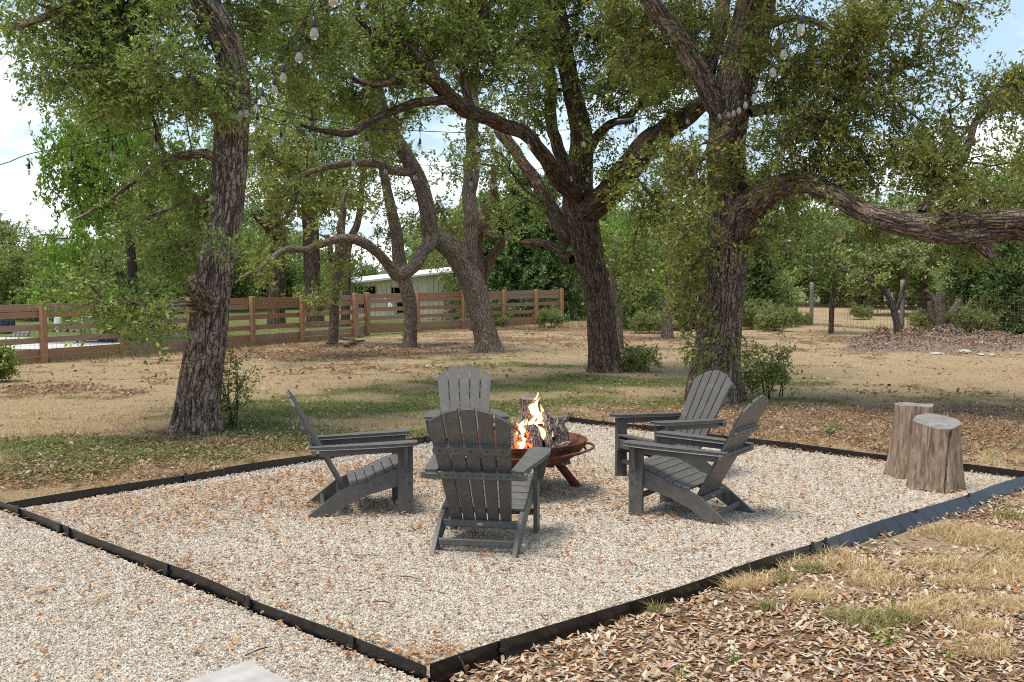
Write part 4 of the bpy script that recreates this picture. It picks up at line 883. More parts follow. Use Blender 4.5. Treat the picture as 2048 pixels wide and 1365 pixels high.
def grow(nodes, ndir, tips, r, step=.32):
    """join every tip to the nearest wood; returns the paths and the load on each node"""
    P = list(map(np.array, nodes)); maxn = len(nodes)+len(tips)*14; arr = np.zeros((maxn, 3)); arr[:len(nodes)] = nodes; m = len(nodes)
    dirs = np.zeros((maxn, 3)); dirs[:m] = ndir; par = np.full(maxn, -1, int); load = np.zeros(maxn); depth = np.zeros(maxn)
    d0 = np.array([((arr[:m]-t)**2).sum(1).min() for t in tips]); paths = []; tdir = np.zeros((len(tips), 3))
    for ti in np.argsort(d0):
        t = tips[ti]; dv = t-arr[:m]; dd = np.sqrt((dv**2).sum(1))+1e-6
        cost = dd*(1.25-.35*(dv*dirs[:m]).sum(1)/dd)+depth[:m]*.05; k = int(np.argmin(cost)); D_ = dd[k]
        n = max(2, min(12, int(D_/step)+1)); s = np.linspace(0, 1, n+1)[:,None]; p0 = arr[k]
        h = dirs[k]*D_*.38; pt = p0*(1-s)**2+2*s*(1-s)*(p0*.5+t*.5+h*.6+np.array([0,0,.10*D_]))+t*s*s
        wig = r.randn(n+1, 3)*D_*.035; wig[0] = 0; wig[-1] = 0; pt = pt+wig; ids = [k]
        for q in range(1, n+1):
            if m >= maxn: break
            arr[m] = pt[q]; dirs[m] = unit(pt[q]-pt[q-1]); par[m] = ids[-1]; depth[m] = depth[ids[-1]]+np.linalg.norm(pt[q]-pt[q-1]); ids.append(m); m += 1
        paths.append(ids); tdir[ti] = dirs[ids[-1]]; j = ids[-1]
        while j >= len(nodes) and j != -1: load[j] += 1; j = par[j]
    return arr[:m], paths, load[:m], tdir
TRI = 0
def crown_mesh(name, nodes, ndir, nrad, tips, r, leafmat, barkmat, rad=.33, ntw=7, nl=12, ls=.07, bright=0.0, rtip=.005, droop=.25, bmap=None):
    global TRI
    arr, paths, load, tdir = grow(nodes, ndir, tips, r)
    Vs, Fs, BK = [], [], []; off = 0
    for ids in paths:
        C = arr[ids]; ld = load[ids].copy(); ld[0] = ld[1]; rr = rtip*np.maximum(ld, 1)**.47
        if ids[0] < len(nodes): rr = np.minimum(rr, nrad[ids[0]]*.75)
        if len(C) < 2: continue
        sg = 4 if rr[0] < .02 else (6 if rr[0] < .05 else 10)
        V, Fq, bk = sweep(C, rr, sg, off=off); Vs.append(V); Fs.append(Fq); BK.append(bk); off += len(V)
    WV = np.vstack(Vs); WF = np.vstack(Fs); WB = np.vstack(BK)
    LV_, rnd, TV = sprigs(tips, tdir, r, rad, ntw, nl, ls, bright, droop)
    if bmap is not None: rnd = np.clip(rnd+np.repeat(bmap(LV_[::4]), 1) if len(rnd) == len(LV_)//4 else rnd, 0, 1)
    nW, nL, nT = len(WV), len(LV_), len(TV); q = np.arange(nL//4)[:,None]*4+nW
    LF = q+np.array([0,1,2,3]); tb = np.arange(nT//6)[:,None]*6+nW+nL
    TF = np.vstack([tb+np.array(x) for x in ((0,1,4,3),(1,2,5,4),(2,0,3,5))])
    V = np.vstack([WV, LV_, TV]); rn = np.r_[np.zeros(nW), np.repeat(rnd, 4), np.zeros(nT)]
    bk = np.vstack([WB, np.zeros((nL, 3)), TV*.5])
    mi = np.r_[np.zeros(len(WF), int), np.ones(len(LF), int), np.zeros(len(TF), int)]
    TRI += 2*(len(WF)+len(LF)+len(TF))
    return mesh(name, V, [WF, LF, TF], [barkmat, leafmat], {'rnd': ('FLOAT', rn), 'bk': ('FLOAT_VECTOR', bk)}, mi)
def blob_tips(blobs, dens, r):
    out = []
    for b in blobs:
        px, py, rx, ry, d = b[:5]; w = b[5] if len(b) > 5 else 1.0; rd = b[6] if len(b) > 6 else max(.7, rx*mpp(d)*.8)
        ax, az = rx*mpp(d), ry*mpp(d); n = max(3, int(math.pi*ax*az*dens*w)); m = max(2, n//8); q = unit(r.randn(m, 3))*(r.rand(m, 1)**(1/2.6))
        c = A(px, py, d); sp = min(.30, .5*ax, .5*az)*(.6+.03*d/2); out.append(np.array(c)+(q*np.array([ax, rd, az]))[r.randint(m, size=n)]+r.randn(n, 3)*sp*np.array([1,1,.62]))
    T_ = np.vstack(out); return T_[T_[:,2] > .25]
def build_tree(label, limbs, blobs, dens, leafmat, barkmat, seed, segs=(96, 40), ds=.06, bark=(20, .014), flare=None, ls=.07, ntw=7, nl=12, rad=.33, name='oak_tree', cat='tree', group=None, bright=0., startfrac=.35, rtip=.0065, detail=True, limbmat=None):
    r = np.random.RandomState(seed); base = limb_pts(limbs[0], True)
    t = thing(name, label, cat, (base[0,0], base[0,1], 0), 0, group); o = np.array([base[0,0], base[0,1], 0]); nd, dr, nr = [], [], []
    for i, lb in enumerate(limbs):
        P = limb_pts(lb, i == 0); Q = catmull(P, ds if i == 0 else ds*1.1); C = Q[:,:3]-o; rr = np.maximum(Q[:,3], .004)
        jit = (np.c_[fbm(C, 1.1, seed+i, 3), fbm(C, 1.1, seed+i+50, 3), fbm(C, 1.1, seed+i+90, 3)]-.5)*np.minimum(.5, rr[:,None]*2.2); jit[0] *= 0 
        if i > 0: C = C+jit
        sg = segs[0] if i == 0 else max(8, int(segs[1]*min(1, rr[0]/.16)+6))
        V, Fq, bk = sweep(C, rr, sg, bark=(bark if rr[0] > .045 and detail else None), seed=seed+i, flare=flare if i == 0 else None)
        cap = (len(V)-sg+np.arange(sg))[None,:]
        link('trunk' if i == 0 else 'limb', mesh('trunk' if i == 0 else 'limb', V, [Fq, cap], barkmat if i == 0 or limbmat is None else limbmat, {'bk': ('FLOAT_VECTOR', bk)}, smooth=True), t)
        s = int(len(C)*(startfrac if i == 0 else .12)); st = max(1, int(.25/ds))
        nd.append(C[s::st]); dr.append(unit(np.gradient(C, axis=0))[s::st]); nr.append(rr[s::st])
    tips = blob_tips(blobs, dens, r)-o
    link('crown', crown_mesh('crown', np.vstack(nd), np.vstack(dr), np.concatenate(nr), tips, r, leafmat, barkmat, rad, ntw, nl, ls, bright, rtip), t)
    return t
FL = (.33, [(5, .6, .26), (3, 2.1, .22), (8, 1.0, .10)], .42)
# --- the big oak on the left
d = 13.0
T1 = build_tree('big leaning oak on the left, standing between the pit edging and the fence',
 [[(392,885,13,50),(395,820,13,45),(401,760,13,43),(410,700,13,41),(423,600,13,37.5),(436,510,13,35),(449,440,13,32.5),(458,360,13,34),(464,270,13,34),(467,205,12.9,33),(462,120,12.8,29.5),(440,60,12.7,30),(408,0,12.6,29),(370,-80,12.5,26),(350,-180,12.4,22)],
  [(445,250,12.9,18),(410,205,12.7,15),(370,185,12.7,14),(320,160,12.8,10),(250,120,12.9,7),(180,70,13.,5),(100,30,13.,3)],
  [(420,605,12.8,24),(397,575,12.55,18),(388,562,12.45,13),(384,556,12.4,9)],
  [(425,-20,12.7,22),(480,-70,12.9,20),(560,-60,13.3,14),(640,-50,13.8,9)],
  [(450,330,13.1,12),(390,308,13.8,9),(310,335,14.4,6.5),(220,400,15,4),(150,440,15.3,2.5)],
  [(447,420,13.2,12),(390,400,14.2,7),(320,425,15,5),(240,470,15.4,3)],
  [(390,-40,12.6,20),(320,-60,12.5,16),(220,-30,12.4,12),(110,20,12.3,8),(30,60,12.2,5)]],
 [(300,100,140,110,12.8,1.15),(170,60,150,80,12.5,1.15),(50,30,80,45,12.4,1.1),(30,90,50,40,12.6,.6),(180,150,120,60,12.6,1.),(395,190,62,55,12.3,1.3,.35),(350,150,70,60,12.1,1.2),(260,210,120,70,14),(120,180,60,50,14.4,.5),(350,320,75,70,14.4,.9),(300,430,80,70,15,.7),(340,510,60,50,13.5,1.1),(200,380,50,40,15,.4),(390,420,50,70,13.9,1.1,.5),
  (280,600,85,48,12.2,1.6),(330,650,45,30,12,.7),(200,560,50,50,12.8,.8),(425,490,36,28,12.25,.9,.22),(560,60,110,90,14),(600,150,80,70,15,.8),(500,20,80,60,13.6),(300,0,160,60,12.5,.9),(150,-60,200,60,12.5,.6),(420,-90,200,50,12.8,.6),(600,-60,120,60,14,.6),(350,-230,320,110,13,.55,2.5),(130,100,90,50,13,.6),(500,250,40,60,14.2,.6)],  # the highest blob is out of view, added to shade the limbs below
 46, M_OAKLEAF, M_BARK_OAK, 11, segs=(200, 80), ds=.035, bark=(22, .022), ls=.055, nl=15, flare=(.22, FL[1], .42))
# --- the big oak on the right
T2 = build_tree('big oak right of centre with a thick limb sweeping out to the right',
 [[(1425,808,16.3,58),(1428,760,16.3,53),(1434,700,16.3,46),(1441,640,16.3,43),(1450,560,16.3,40),(1457,480,16.3,40),(1456,400,16.3,38),(1453,330,16.3,37),(1455,270,16.3,37),(1460,215,16.2,42),(1475,150,16.1,43),(1495,80,16,40),(1513,0,15.9,38),(1530,-80,15.8,33),(1540,-200,15.7,26)],
  [(1478,470,16.2,34),(1500,415,15.9,34),(1540,374,15.5,25),(1590,362,15.2,22),(1640,380,14.9,21.5),(1700,402,14.6,21),(1770,425,14.3,22),(1830,446,14.1,26),(1880,444,14,21),(1950,440,13.8,20),(2048,446,13.6,21),(2180,455,13.4,16),(2300,440,13.2,10)],
  [(1835,452,14.1,24),(1890,468,14,19),(1940,474,13.9,17),(2000,468,13.8,16),(2060,474,13.7,14),(2160,500,13.6,9)],
  [(1955,472,13.9,12),(1968,488,13.9,16),(1978,505,13.9,12),(1988,522,13.9,5)],
  [(1440,210,16.1,28),(1412,165,16,23),(1380,110,15.9,22),(1340,50,15.8,20),(1300,0,15.7,18),(1240,-80,15.6,12)],
  [(1425,190,16.2,16),(1420,120,16.4,15),(1440,50,16.6,15),(1455,-20,16.8,12)],
  [(1530,55,15.9,10),(1580,38,15.6,7.5),(1640,48,15.3,6),(1700,95,15,5),(1740,160,14.8,4.5),(1790,215,14.6,3)],
  [(1500,225,16,13),(1560,218,15.8,11),(1620,240,15.5,9),(1700,280,15.2,7),(1740,330,15,5)],
  [(1530,85,15.9,8),(1560,110,15.5,6),(1620,150,15.2,5),(1700,230,15,3.5)],
  [(1845,425,14.1,11),(1880,380,14.4,9),(1920,330,14.8,8),(1950,250,15.2,7),(2000,180,15.6,6),(2040,130,16,4)],
  [(1540,-60,15.8,16),(1620,-90,15.2,12),(1750,-60,14.6,9),(1880,-30,14.2,6)],
  [(1452,262,15.9,13),(1449,262,15.62,14),(1446,264,15.5,8)]],
 [(1600,90,120,90,15.4,1.1),(1720,50,120,70,14.8,1.1),(1830,50,90,50,14.5,.7),(1640,210,110,70,15.2,1.15),(1750,190,80,70,15,.9),(1600,290,90,60,15.2,1.1),(1690,320,90,60,14.9,1.1),(1800,320,90,60,14.6,1.1),(1900,370,110,60,14.3,.9),(2010,340,80,70,14,1.),(1980,230,80,70,15.4,.9),(2020,130,50,60,15.8,.9),(1500,470,60,30,16,.5),(1560,330,60,60,16.5,.9),(1880,270,70,50,15,.7),
  (1390,330,50,60,15.4,1.0,.6),(1410,420,40,55,15.3,.8,.45),(1370,480,50,55,15.5,1.,.6),(1385,610,35,55,15.6,.7,.3),(1395,700,50,22,15.5,.55,.3),(1480,690,22,18,15.6,.4,.2),(1350,560,35,50,15.7,.6,.4),(1340,100,100,80,16.6),(1250,30,90,60,16.5,.7),(1430,60,70,70,16.9,.9),
  (1500,330,40,30,15.6,.7,.3),(1700,-50,200,60,15,.6),(1400,-80,200,60,16,.6),(1560,450,70,35,15.6,.35),(1750,480,150,22,14.6,.3),(1950,520,90,30,14.6,.45),(1320,330,50,60,15.9,.8),(1500,-220,300,110,16,.6,2.5),(1850,-200,250,100,15,.5,2.),(1680,130,70,50,15,.7),(1560,180,50,40,15.6,.7),(1830,160,60,50,15,.5)],  # the blobs furthest up are unseen leaf mass put in to darken the limbs
 50, M_OAKLEAF2, M_BARK_OAK, 23, segs=(200, 90), ds=.04, bark=(21, .020), ls=.058, nl=14, flare=(.3, FL[1], .36))
# --- the middle oak
T3 = build_tree('dark middle oak forking into four limbs, left of the big right oak',
 [[(1213,752,20.8,37),(1208,715,20.8,31),(1203,660,20.8,28.5),(1198,600,20.8,28),(1186,540,20.8,28),(1172,480,20.8,31),(1160,425,20.8,33),(1157,380,20.8,29),(1160,330,20.7,26),(1163,270,20.6,22),(1146,190,20.5,18.5),(1128,100,20.4,18),(1112,10,20.3,17),(1092,-80,20.2,13),(1080,-160,20,9)],
  [(1175,430,20.7,30),(1210,385,20.4,27),(1265,325,20,27),(1325,275,19.6,23),(1385,225,19.3,19),(1450,190,19,14),(1540,120,18.6,8)],
  [(1148,400,20.6,20),(1112,360,20,17),(1085,310,19.4,15),(1050,268,18.8,15),(995,240,18.2,14.5),(940,225,17.8,15),(908,192,17.5,16),(872,157,17.2,14),(830,150,16.9,10),(785,165,16.6,8),(735,170,16.4,6),(690,150,16.2,4)],
  [(905,197,17.5,12),(860,203,17.2,9.5),(800,213,16.9,9),(745,243,16.6,8),(700,268,16.4,7),(640,262,16.2,5),(600,250,16,3)],
  [(872,155,17.2,9),(835,115,17.1,8),(790,75,17,7),(735,70,16.9,7),(680,68,16.8,6),(620,75,16.6,4)],
  [(1138,470,20.9,20),(1105,415,21.2,14),(1070,365,21.6,12.5),(1035,315,22,11.5),(1000,268,22.3,12),(995,255,22.4,10)],
  [(1175,300,20.5,12),(1212,258,20.2,9),(1258,235,20,8),(1290,195,19.8,7.5),(1322,130,19.6,6.5),(1370,95,19.4,5)],
  [(1145,520,21,10),(1110,492,21.4,8),(1075,485,21.8,8),(1050,482,22,6)],
  [(1140,350,20.9,14),(1110,250,21.4,12),(1096,160,21.7,12),(1088,60,22,11),(1075,-30,22.2,8)],
  [(945,230,17.8,9),(925,150,17.9,8),(950,70,18,7),(980,10,18.1,5)],
  [(1010,120,20,4),(1050,70,20.2,6),(1110,55,20.4,7)],
  [(1320,280,19.6,12),(1360,330,19,9),(1330,400,18.6,6)]],
 [(700,60,130,80,17),(820,60,110,80,17.5),(650,180,90,60,16.5,.8),(760,150,90,60,17,.7),(950,60,110,80,18.5),(980,170,70,50,18.6,.8),(1070,100,90,80,20.5,.9),(1060,200,70,50,20,.8),(1210,110,100,90,20.5),(1290,60,90,70,20,.9),(1240,200,70,50,20,.8),(1330,190,70,70,19.6,.9),(1380,120,70,60,19,.8),
  (1000,330,60,40,21,.4),(1060,420,50,50,21.5,.5),(1280,380,60,60,19.6,.8),(1260,470,45,55,20,.7),(1320,430,50,60,19.4,.7),(800,-20,200,60,17.6,.7),(1050,-40,180,50,20,.7),(1280,-50,180,50,20,.7),(760,225,80,30,16.8,.5),(870,110,60,50,17.6,.7),(1200,300,40,40,20,.4),(600,30,90,70,16.8,.7),(700,-150,220,80,18,.6,3.),(1050,-180,250,90,20,.6,3.),(1330,-160,150,80,20,.6,2.5),(900,110,60,60,18,.7),(1130,30,80,60,20.6,.8),(1240,330,50,40,20,.5),(1000,20,90,60,19,.7),(740,190,90,40,17,.6),(930,350,50,30,21,.3)],  # topmost blobs, out of view, were added to keep sun off the limbs
 38, M_OAKLEAF, M_BARK_DARK, 37, segs=(130, 60), ds=.05, bark=(20, .022), flare=(.28, FL[1], .55), ls=.068, nl=13)
# --- the leaning pale oak in the middle
T4 = build_tree('grey-barked oak leaning left in the middle, with a long arching limb over the fence',
 [[(978,708,26,27),(972,670,26,23),(958,610,26,23.5),(940,555,26,24),(918,515,26,25),(890,487,25.9,22),(862,465,25.8,18),(855,420,25.7,16),(838,360,25.6,15),(808,305,25.5,14.5),(785,270,25.4,16),(765,220,25.3,13),(750,150,25.2,9),(735,80,25,6)],
  [(870,470,25.8,15),(852,498,25.5,13),(833,528,25.2,12.5),(806,546,25,14),(785,532,24.8,11),(758,508,24.5,10),(725,487,24.2,10),(685,479,24,8.5),(645,488,23.6,7.5),(612,499,23.3,7),(578,498,23.1,6.5),(548,512,22.8,6),(520,536,22.5,5),(495,548,22.2,4),(470,566,22,2.5)],
  [(928,525,26,17),(934,470,26,15),(937,400,26,14.5),(936,340,26,15),(943,285,26,13),(946,235,26,12.5),(950,170,26,9),(955,100,26,6)],
  [(830,345,25.6,9),(790,340,25.3,8.5),(740,328,25,8),(690,326,24.8,8),(640,338,24.6,6.5),(600,360,24.4,6),(580,420,24.2,5),(560,455,24,3.5)],
  [(690,480,24,5),(680,440,24,5),(690,380,24,4)]],
 [(600,300,100,50,24.5,.8),(560,380,70,50,24,.8),(640,420,80,40,24.4,.7),(540,480,50,40,23,.7),(740,290,60,30,25,.5),(680,240,90,40,25,.6),(780,120,110,60,25,.6),(900,150,90,60,26,.6),(860,60,110,50,26,.6),(540,270,60,50,24,.7),(770,400,50,30,25.4,.25),(900,420,50,60,26.6,.6),(880,300,40,30,26.5,.3),(505,556,40,26,22.2,.9),(650,470,60,18,23.8,.3),(960,230,50,40,26,.5),(700,520,50,16,24,.25)],
 24, M_OAKLEAF2, M_BARK_PALE, 41, segs=(90, 40), ds=.06, bark=(26, .012), flare=(.25, FL[1], .6), ls=.08)
kw = dict(segs=(48, 20), ds=.08, ls=.085, bark=(26, .010), flare=(.25, [(5,.6,.15)], .35))
T5 = build_tree('slender pale oak in front of the barn, just left of the leaning oak',
 [[(818,698,27.8,14.5),(821,660,27.8,13.5),(820,610,27.8,14),(808,560,27.8,13.5),(798,520,27.8,13),(793,470,27.8,12),(783,420,27.8,11),(770,360,27.8,9),(760,310,27.8,7),(752,240,27.6,4)]],
 [(770,300,70,60,27.8,.9),(730,220,70,50,28,.9),(820,210,70,40,28,.7),(720,380,60,50,28,.8),(810,420,50,50,28.5,.55),(745,480,50,35,28.5,.5),(760,450,40,30,28,.2)], 18, M_OAKLEAF2, M_BARK_PALE, 43, **kw)
T8 = build_tree('thin grey oak standing right in front of the left fence, by its corner',
 [[(663,692,29,12),(668,650,29,10),(669,600,29,9.5),(674,540,29,9),(680,480,29,8),(686,420,29,7),(690,350,29,5)]],
 [(680,560,45,40,29,.8),(690,400,60,60,29,.6),(640,330,60,50,29,.7),(600,600,30,25,28,.3)], 18, M_OAKLEAF, M_BARK_PALE, 44, **kw)
kw['ls'] = .11
T6 = build_tree('straight dark oak behind the left fence, the leftmost of the row',
 [[(552,652,38,18),(554,600,38,16.5),(555,540,38,16.5),(556,480,38,15),(548,440,38,12),(535,380,38,9),(520,300,38,6)],
  [(554,480,38,8),(530,450,37,7),(505,430,36,5)]],
 [(520,400,80,60,38),(590,330,80,60,38),(500,300,70,60,38,.8),(560,220,90,60,38,.8)], 12, M_FARLEAF, M_BARK_DARK, 45, rad=.5, **kw)
T7 = build_tree('thick dark oak behind the left fence, between the leftmost and the twin stems',
 [[(632,655,38,19),(627,600,38,16),(624,540,38,16.5),(622,470,38,16),(617,400,38,15),(612,340,38,12),(600,260,38,8)]],
 [(640,400,70,50,38.5,.7),(620,280,90,60,38.5,.9),(700,220,90,50,39,.7)], 12, M_FARLEAF, M_BARK_DARK, 46, rad=.5, **kw)
T9 = build_tree('forked slim oak behind the fence corner, right of the thin grey oak',
 [[(690,655,38,10),(692,600,38,9.5),(693,540,38,9),(696,490,38,8.5),(714,450,38,7),(722,400,38,6),(725,330,38,4)], [(693,560,38,7),(668,520,38,6),(655,470,38,5)]],
 [(700,580,40,40,39,.7),(720,340,60,60,39,.6),(700,430,40,40,39,.3)], 12, M_FARLEAF, M_BARK_DARK, 47, rad=.5, **kw)
T10 = build_tree('crooked oak partly hidden behind the leaning oak, broken at the top',
 [[(950,640,36,12),(955,590,36,11),(968,545,36,12),(988,510,36,10),(1008,482,36,8),(1015,470,36,6)], [(958,560,36,12),(952,510,35.8,13),(962,460,35.6,13),(975,425,35.4,11),(988,390,35.2,8),(985,330,35,5)], [(960,450,35.6,10),(980,470,35.5,10),(990,480,35.4,7)]],
 [(1000,440,45,40,36,.5),(1010,350,60,50,36,.6),(895,545,45,24,37,.9),(900,500,40,30,37,.4),(950,330,50,40,36,.4)], 12, M_FARLEAF, M_BARK_DARK, 48, rad=.5, **kw)
T12 = build_tree('slim pale trunk right of the middle oak, leaning in its shade',
 [[(1240,672,27,8),(1238,640,27,7),(1232,600,27,6.5),(1225,550,27,6),(1235,480,27,5)]], [(1240,520,50,50,27,.7),(1270,560,30,40,27,.6)], 14, M_OAKLEAF, M_BARK_PALE, 49, rad=.45, **kw)
T13 = build_tree('pale knobbly trunk left of the big right oak, beside the piled logs',
 [[(1335,663,31,13),(1333,640,31,11),(1336,600,31,10),(1338,560,31,9),(1345,500,31,8),(1350,420,31,6)]], [(1320,480,60,50,31,.8),(1370,380,80,60,31,.7),(1290,540,40,40,31,.7)], 14, M_FARLEAF, M_BARK_PALE, 50, rad=.5, **kw)
T14 = build_tree('twisted grey oak with a swollen trunk beyond the wire fence',
 [[(1722,607,60,12),(1722,590,60,13),(1715,570,60,10),(1708,550,60,8),(1700,510,60,6)], [(1724,590,60,9),(1730,560,60,9),(1740,530,60,6)]], [(1720,500,80,40,60,1.),(1650,480,60,40,60,.8)], 6, M_FARLEAF, M_BARK_DARK, 51, rad=.8, segs=(40, 20), ds=.12, ls=.16, bark=(16,.02))
T15 = build_tree('thin bare-branched oak arching left over the wire fence at the right',
 [[(1800,660,33,9),(1790,630,33,6.5),(1775,590,33,6),(1750,565,33,5),(1715,550,33,4.5),(1680,540,33,3)], [(1790,625,33,5),(1805,590,33,4),(1818,540,33,3)]], [(1700,530,50,30,33,.6),(1790,520,60,40,33,.6)], 12, M_OAKLEAF3, M_BARK_FAR, 52, rad=.45, **kw)
T16 = build_tree('small dark juniper tree just left of the tall grey fence post',
 [[(1662,648,34,6),(1664,610,34,5),(1668,570,34,5),(1660,530,34,4),(1665,480,34,3)]], [(1670,510,85,40,34,1.3),(1640,480,60,30,34,1.2),(1720,480,60,30,34,1.)], 16, M_JUNI, M_BARK_DARK, 53, rad=.45, segs=(24, 12), ds=.08, ls=.07, name='juniper_tree')
T17 = build_tree('bleached dead trunk with snapped forks behind the mulch heap',
 [[(1882,668,33,15),(1882,640,33,13),(1880,610,33,9),(1884,585,33,7)], [(1884,650,33,9),(1905,620,33,8),(1915,598,33,6)], [(1878,655,33,8),(1862,630,33,6),(1858,600,33,5)], [(1880,640,33,6),(1868,600,33,5),(1850,580,33,3)]], [(1900,560,50,24,33,.35)], 10, M_FARLEAF, M_BARK_PALE, 54, rad=.4, segs=(28, 16), ds=.08, ls=.08, bark=(26,.012), name='dead_tree')

# --- trees and shrubs of the background: a few kinds, each copied
def far_tree(name, label, cat, H, Wd, n, leafmat, ls, seed, low=.12, rad=.7, trunk=.16, nl=12, ntw=6, cone=False):
    r = np.random.RandomState(seed); t = thing(name, label, cat)
    C = catmull([(0,0,-.1,trunk*1.3),(.1,.05,H*.25,trunk),(-.1,.1,H*.5,trunk*.7),(.05,0,H*.8,trunk*.3)], .3)
    V, Fq, bk = sweep(C[:,:3], C[:,3], 14); link('trunk', mesh('trunk', V, [Fq], M_BARK_FAR, {'bk': ('FLOAT_VECTOR', bk)}, smooth=True), t)
    k = r.randint(6, 9); cs = [(0, 0, H*.62, Wd*.34, H*.3)]
    for q in range(k): a = q*2*math.pi/k+r.rand(); zc = H*(low+.12+.5*r.rand()); cs.append((math.cos(a)*Wd*.3, math.sin(a)*Wd*.3, zc, Wd*.22*(.8+.5*r.rand()), H*.17*(.8+.5*r.rand())))
    T_ = []
    for cx_, cy_, cz_, a_, b_ in cs: m = max(6, n//len(cs)); q = unit(r.randn(m, 3))*(r.rand(m,1)**.4); T_.append(np.array([cx_,cy_,cz_])+q*np.array([a_,a_,b_]))
    T_ = np.vstack(T_)
    if cone: T_ = np.c_[(r.randn(n,2)*Wd*.24), r.rand(n)**1.3*H]; T_[:,:2] *= (1.05-T_[:,2:]/H)
    T_ = T_[T_[:,2] > H*low*.5]
    link('crown', crown_mesh('crown', C[3:,:3], unit(np.gradient(C[:,:3], axis=0))[3:], C[3:,3], T_, r, leafmat, M_BARK_FAR, rad, ntw, nl, ls, 0., .012), t)
    return t
kinds = {
 'broad': far_tree('oak_tree', 'x', 'tree', 8.5, 8.5, 330, M_FARLEAF, .20, 61, rad=.75, trunk=.22, nl=14),
 'olive': far_tree('oak_tree', 'x', 'tree', 7.5, 7.0, 300, M_OAKLEAF3, .19, 62, rad=.7, trunk=.2, nl=14),
 'bushy': far_tree('oak_tree', 'x', 'tree', 6.0, 6.5, 300, M_FARLEAF, .17, 63, low=.02, rad=.6, nl=14),
 'juniper': far_tree('juniper_tree', 'x', 'tree', 5.0, 3.6, 330, M_JUNI, .13, 64, low=.0, rad=.42, trunk=.1, nl=13, cone=True),
 'shrub': far_tree('shrub', 'x', 'shrub', 1.7, 2.0, 150, M_OAKLEAF3, .075, 65, low=.0, rad=.26, trunk=.03),
 'lime': far_tree('elm_tree', 'x', 'tree', 8.6, 8.4, 420, M_LIME, .15, 66, low=.08, rad=.6, trunk=.2, nl=15)}
used = set()
def put(kind, px, py, scale, label, rz, group, zs=1.0, d=None):
    k = kinds[kind]; p = G(px, py) if d is None else Vector(((px-CX)/F*d, d, 0))
    o = k if kind not in used else copy_tree(k); used.add(kind)
    o.location = (p.x, p.y, -.03); o.rotation_euler = (0, 0, rz); o.scale = (scale, scale, scale*zs); o['label'] = label; o['group'] = group; return o
gB = 'trees in the background'
rows = [
 ('bushy', -20, 45, .68, 'round green tree at the left edge behind the blue tank'), ('bushy', 95, 44, .62, 'pale green tree behind the white well tank'), ('broad', 30, 62, .66, 'tall green tree in the far row above the blue tank'),
 ('olive', 165, 60, .62, 'grey-green tree rising behind the birdhouse pole'), ('bushy', 215, 48, .6, 'bushy tree right of the birdhouse pole, behind the oak foliage'), ('broad', 300, 62, .9, 'tree behind the hanging foliage of the big left oak'), ('bushy', 390, 52, .95, 'bushy tree directly behind the big left oak trunk'),
 ('olive', 470, 56, .85, 'tree showing right of the big left oak trunk, beyond the fence'), ('bushy', 545, 58, .8, 'low tree filling the gap left of the dark straight oak'), ('broad', 600, 66, .6, 'far tree showing between the two dark trunks'), ('bushy', 700, 66, .55, 'low tree left of the house roof'),
 ('bushy', 655, 56, .42, 'small tree between the dark trunks and the barn'), ('broad', 870, 72, .72, 'far tree standing behind the barn, right of the house roof'), ('olive', 900, 60, .5, 'tree behind the barn just left of the leaning oak'), ('juniper', 985, 44, .95, 'dark juniper behind the fence, just right of the leaning oak'),
 ('juniper', 1040, 43.5, 1.1, 'dark juniper above the right end of the board fence'), ('juniper', 1095, 44, 1.05, 'dark juniper left of the middle oak trunk'), ('broad', 1020, 58, .75, 'tall green tree behind the dark junipers'), ('broad', 1150, 60, .75, 'tree directly behind the middle oak'),
 ('juniper', 1275, 36, .55, 'dark juniper between the middle oak and the pale trunk'), ('lime', 1230, 50, .6, 'green tree far behind, right of the middle oak'), ('olive', 1320, 56, .95, 'grey-green tree seen left of the big right oak'), ('lime', 1400, 52, .62, 'bushy tree hidden behind the big right oak trunk'),
 ('juniper', 1520, 38, .6, 'dark green juniper just right of the big right oak trunk'), ('broad', 1570, 62, 1.0, 'far tree right of the big right oak, left of the wire fence post'), ('olive', 1650, 66, 1.15, 'far grey-green tree above the pipe fence, left end'), ('olive', 1750, 68, 1.2, 'far grey-green tree above the middle of the pipe fence'),
 ('bushy', 1800, 58, 1.05, 'pale tree above the tall grey fence post'), ('olive', 1850, 48, .95, 'tree behind the bleached dead trunk'), ('broad', 1960, 54, .95, 'tree under the sweeping limb near the right edge'), ('olive', 2060, 44, .95, 'tree at the right edge below the sweeping limb'),
 ('juniper', 1925, 34.5, .60, 'dark juniper right of the bleached dead trunk'), ('juniper', 2005, 33.5, .66, 'dark juniper behind the right end of the mulch heap'), ('juniper', 2085, 34, .8, 'dark juniper cut by the right edge of the photo'), ('bushy', 1480, 46, .7, 'green tree just right behind the big right oak')]
for i, (kd, px, d_, sc_, lab) in enumerate(rows): put(kd, px, 0, sc_, lab, i*1.7, gB, d=d_)
put('bushy', 1055, 0, 1.12, 'tall rounded green tree showing between the leaning oak and the middle oak', 2.2, gB, d=50)
put('olive', 930, 0, .78, 'pale tree just left of the leaning oak, beyond the barn', 1.2, gB, d=62)
put('lime', 262, 0, .64, 'bright yellow-green tree behind the big left oak', .6, gB, d=30.5, zs=1.45)
gS = 'low shrubs along the fences'
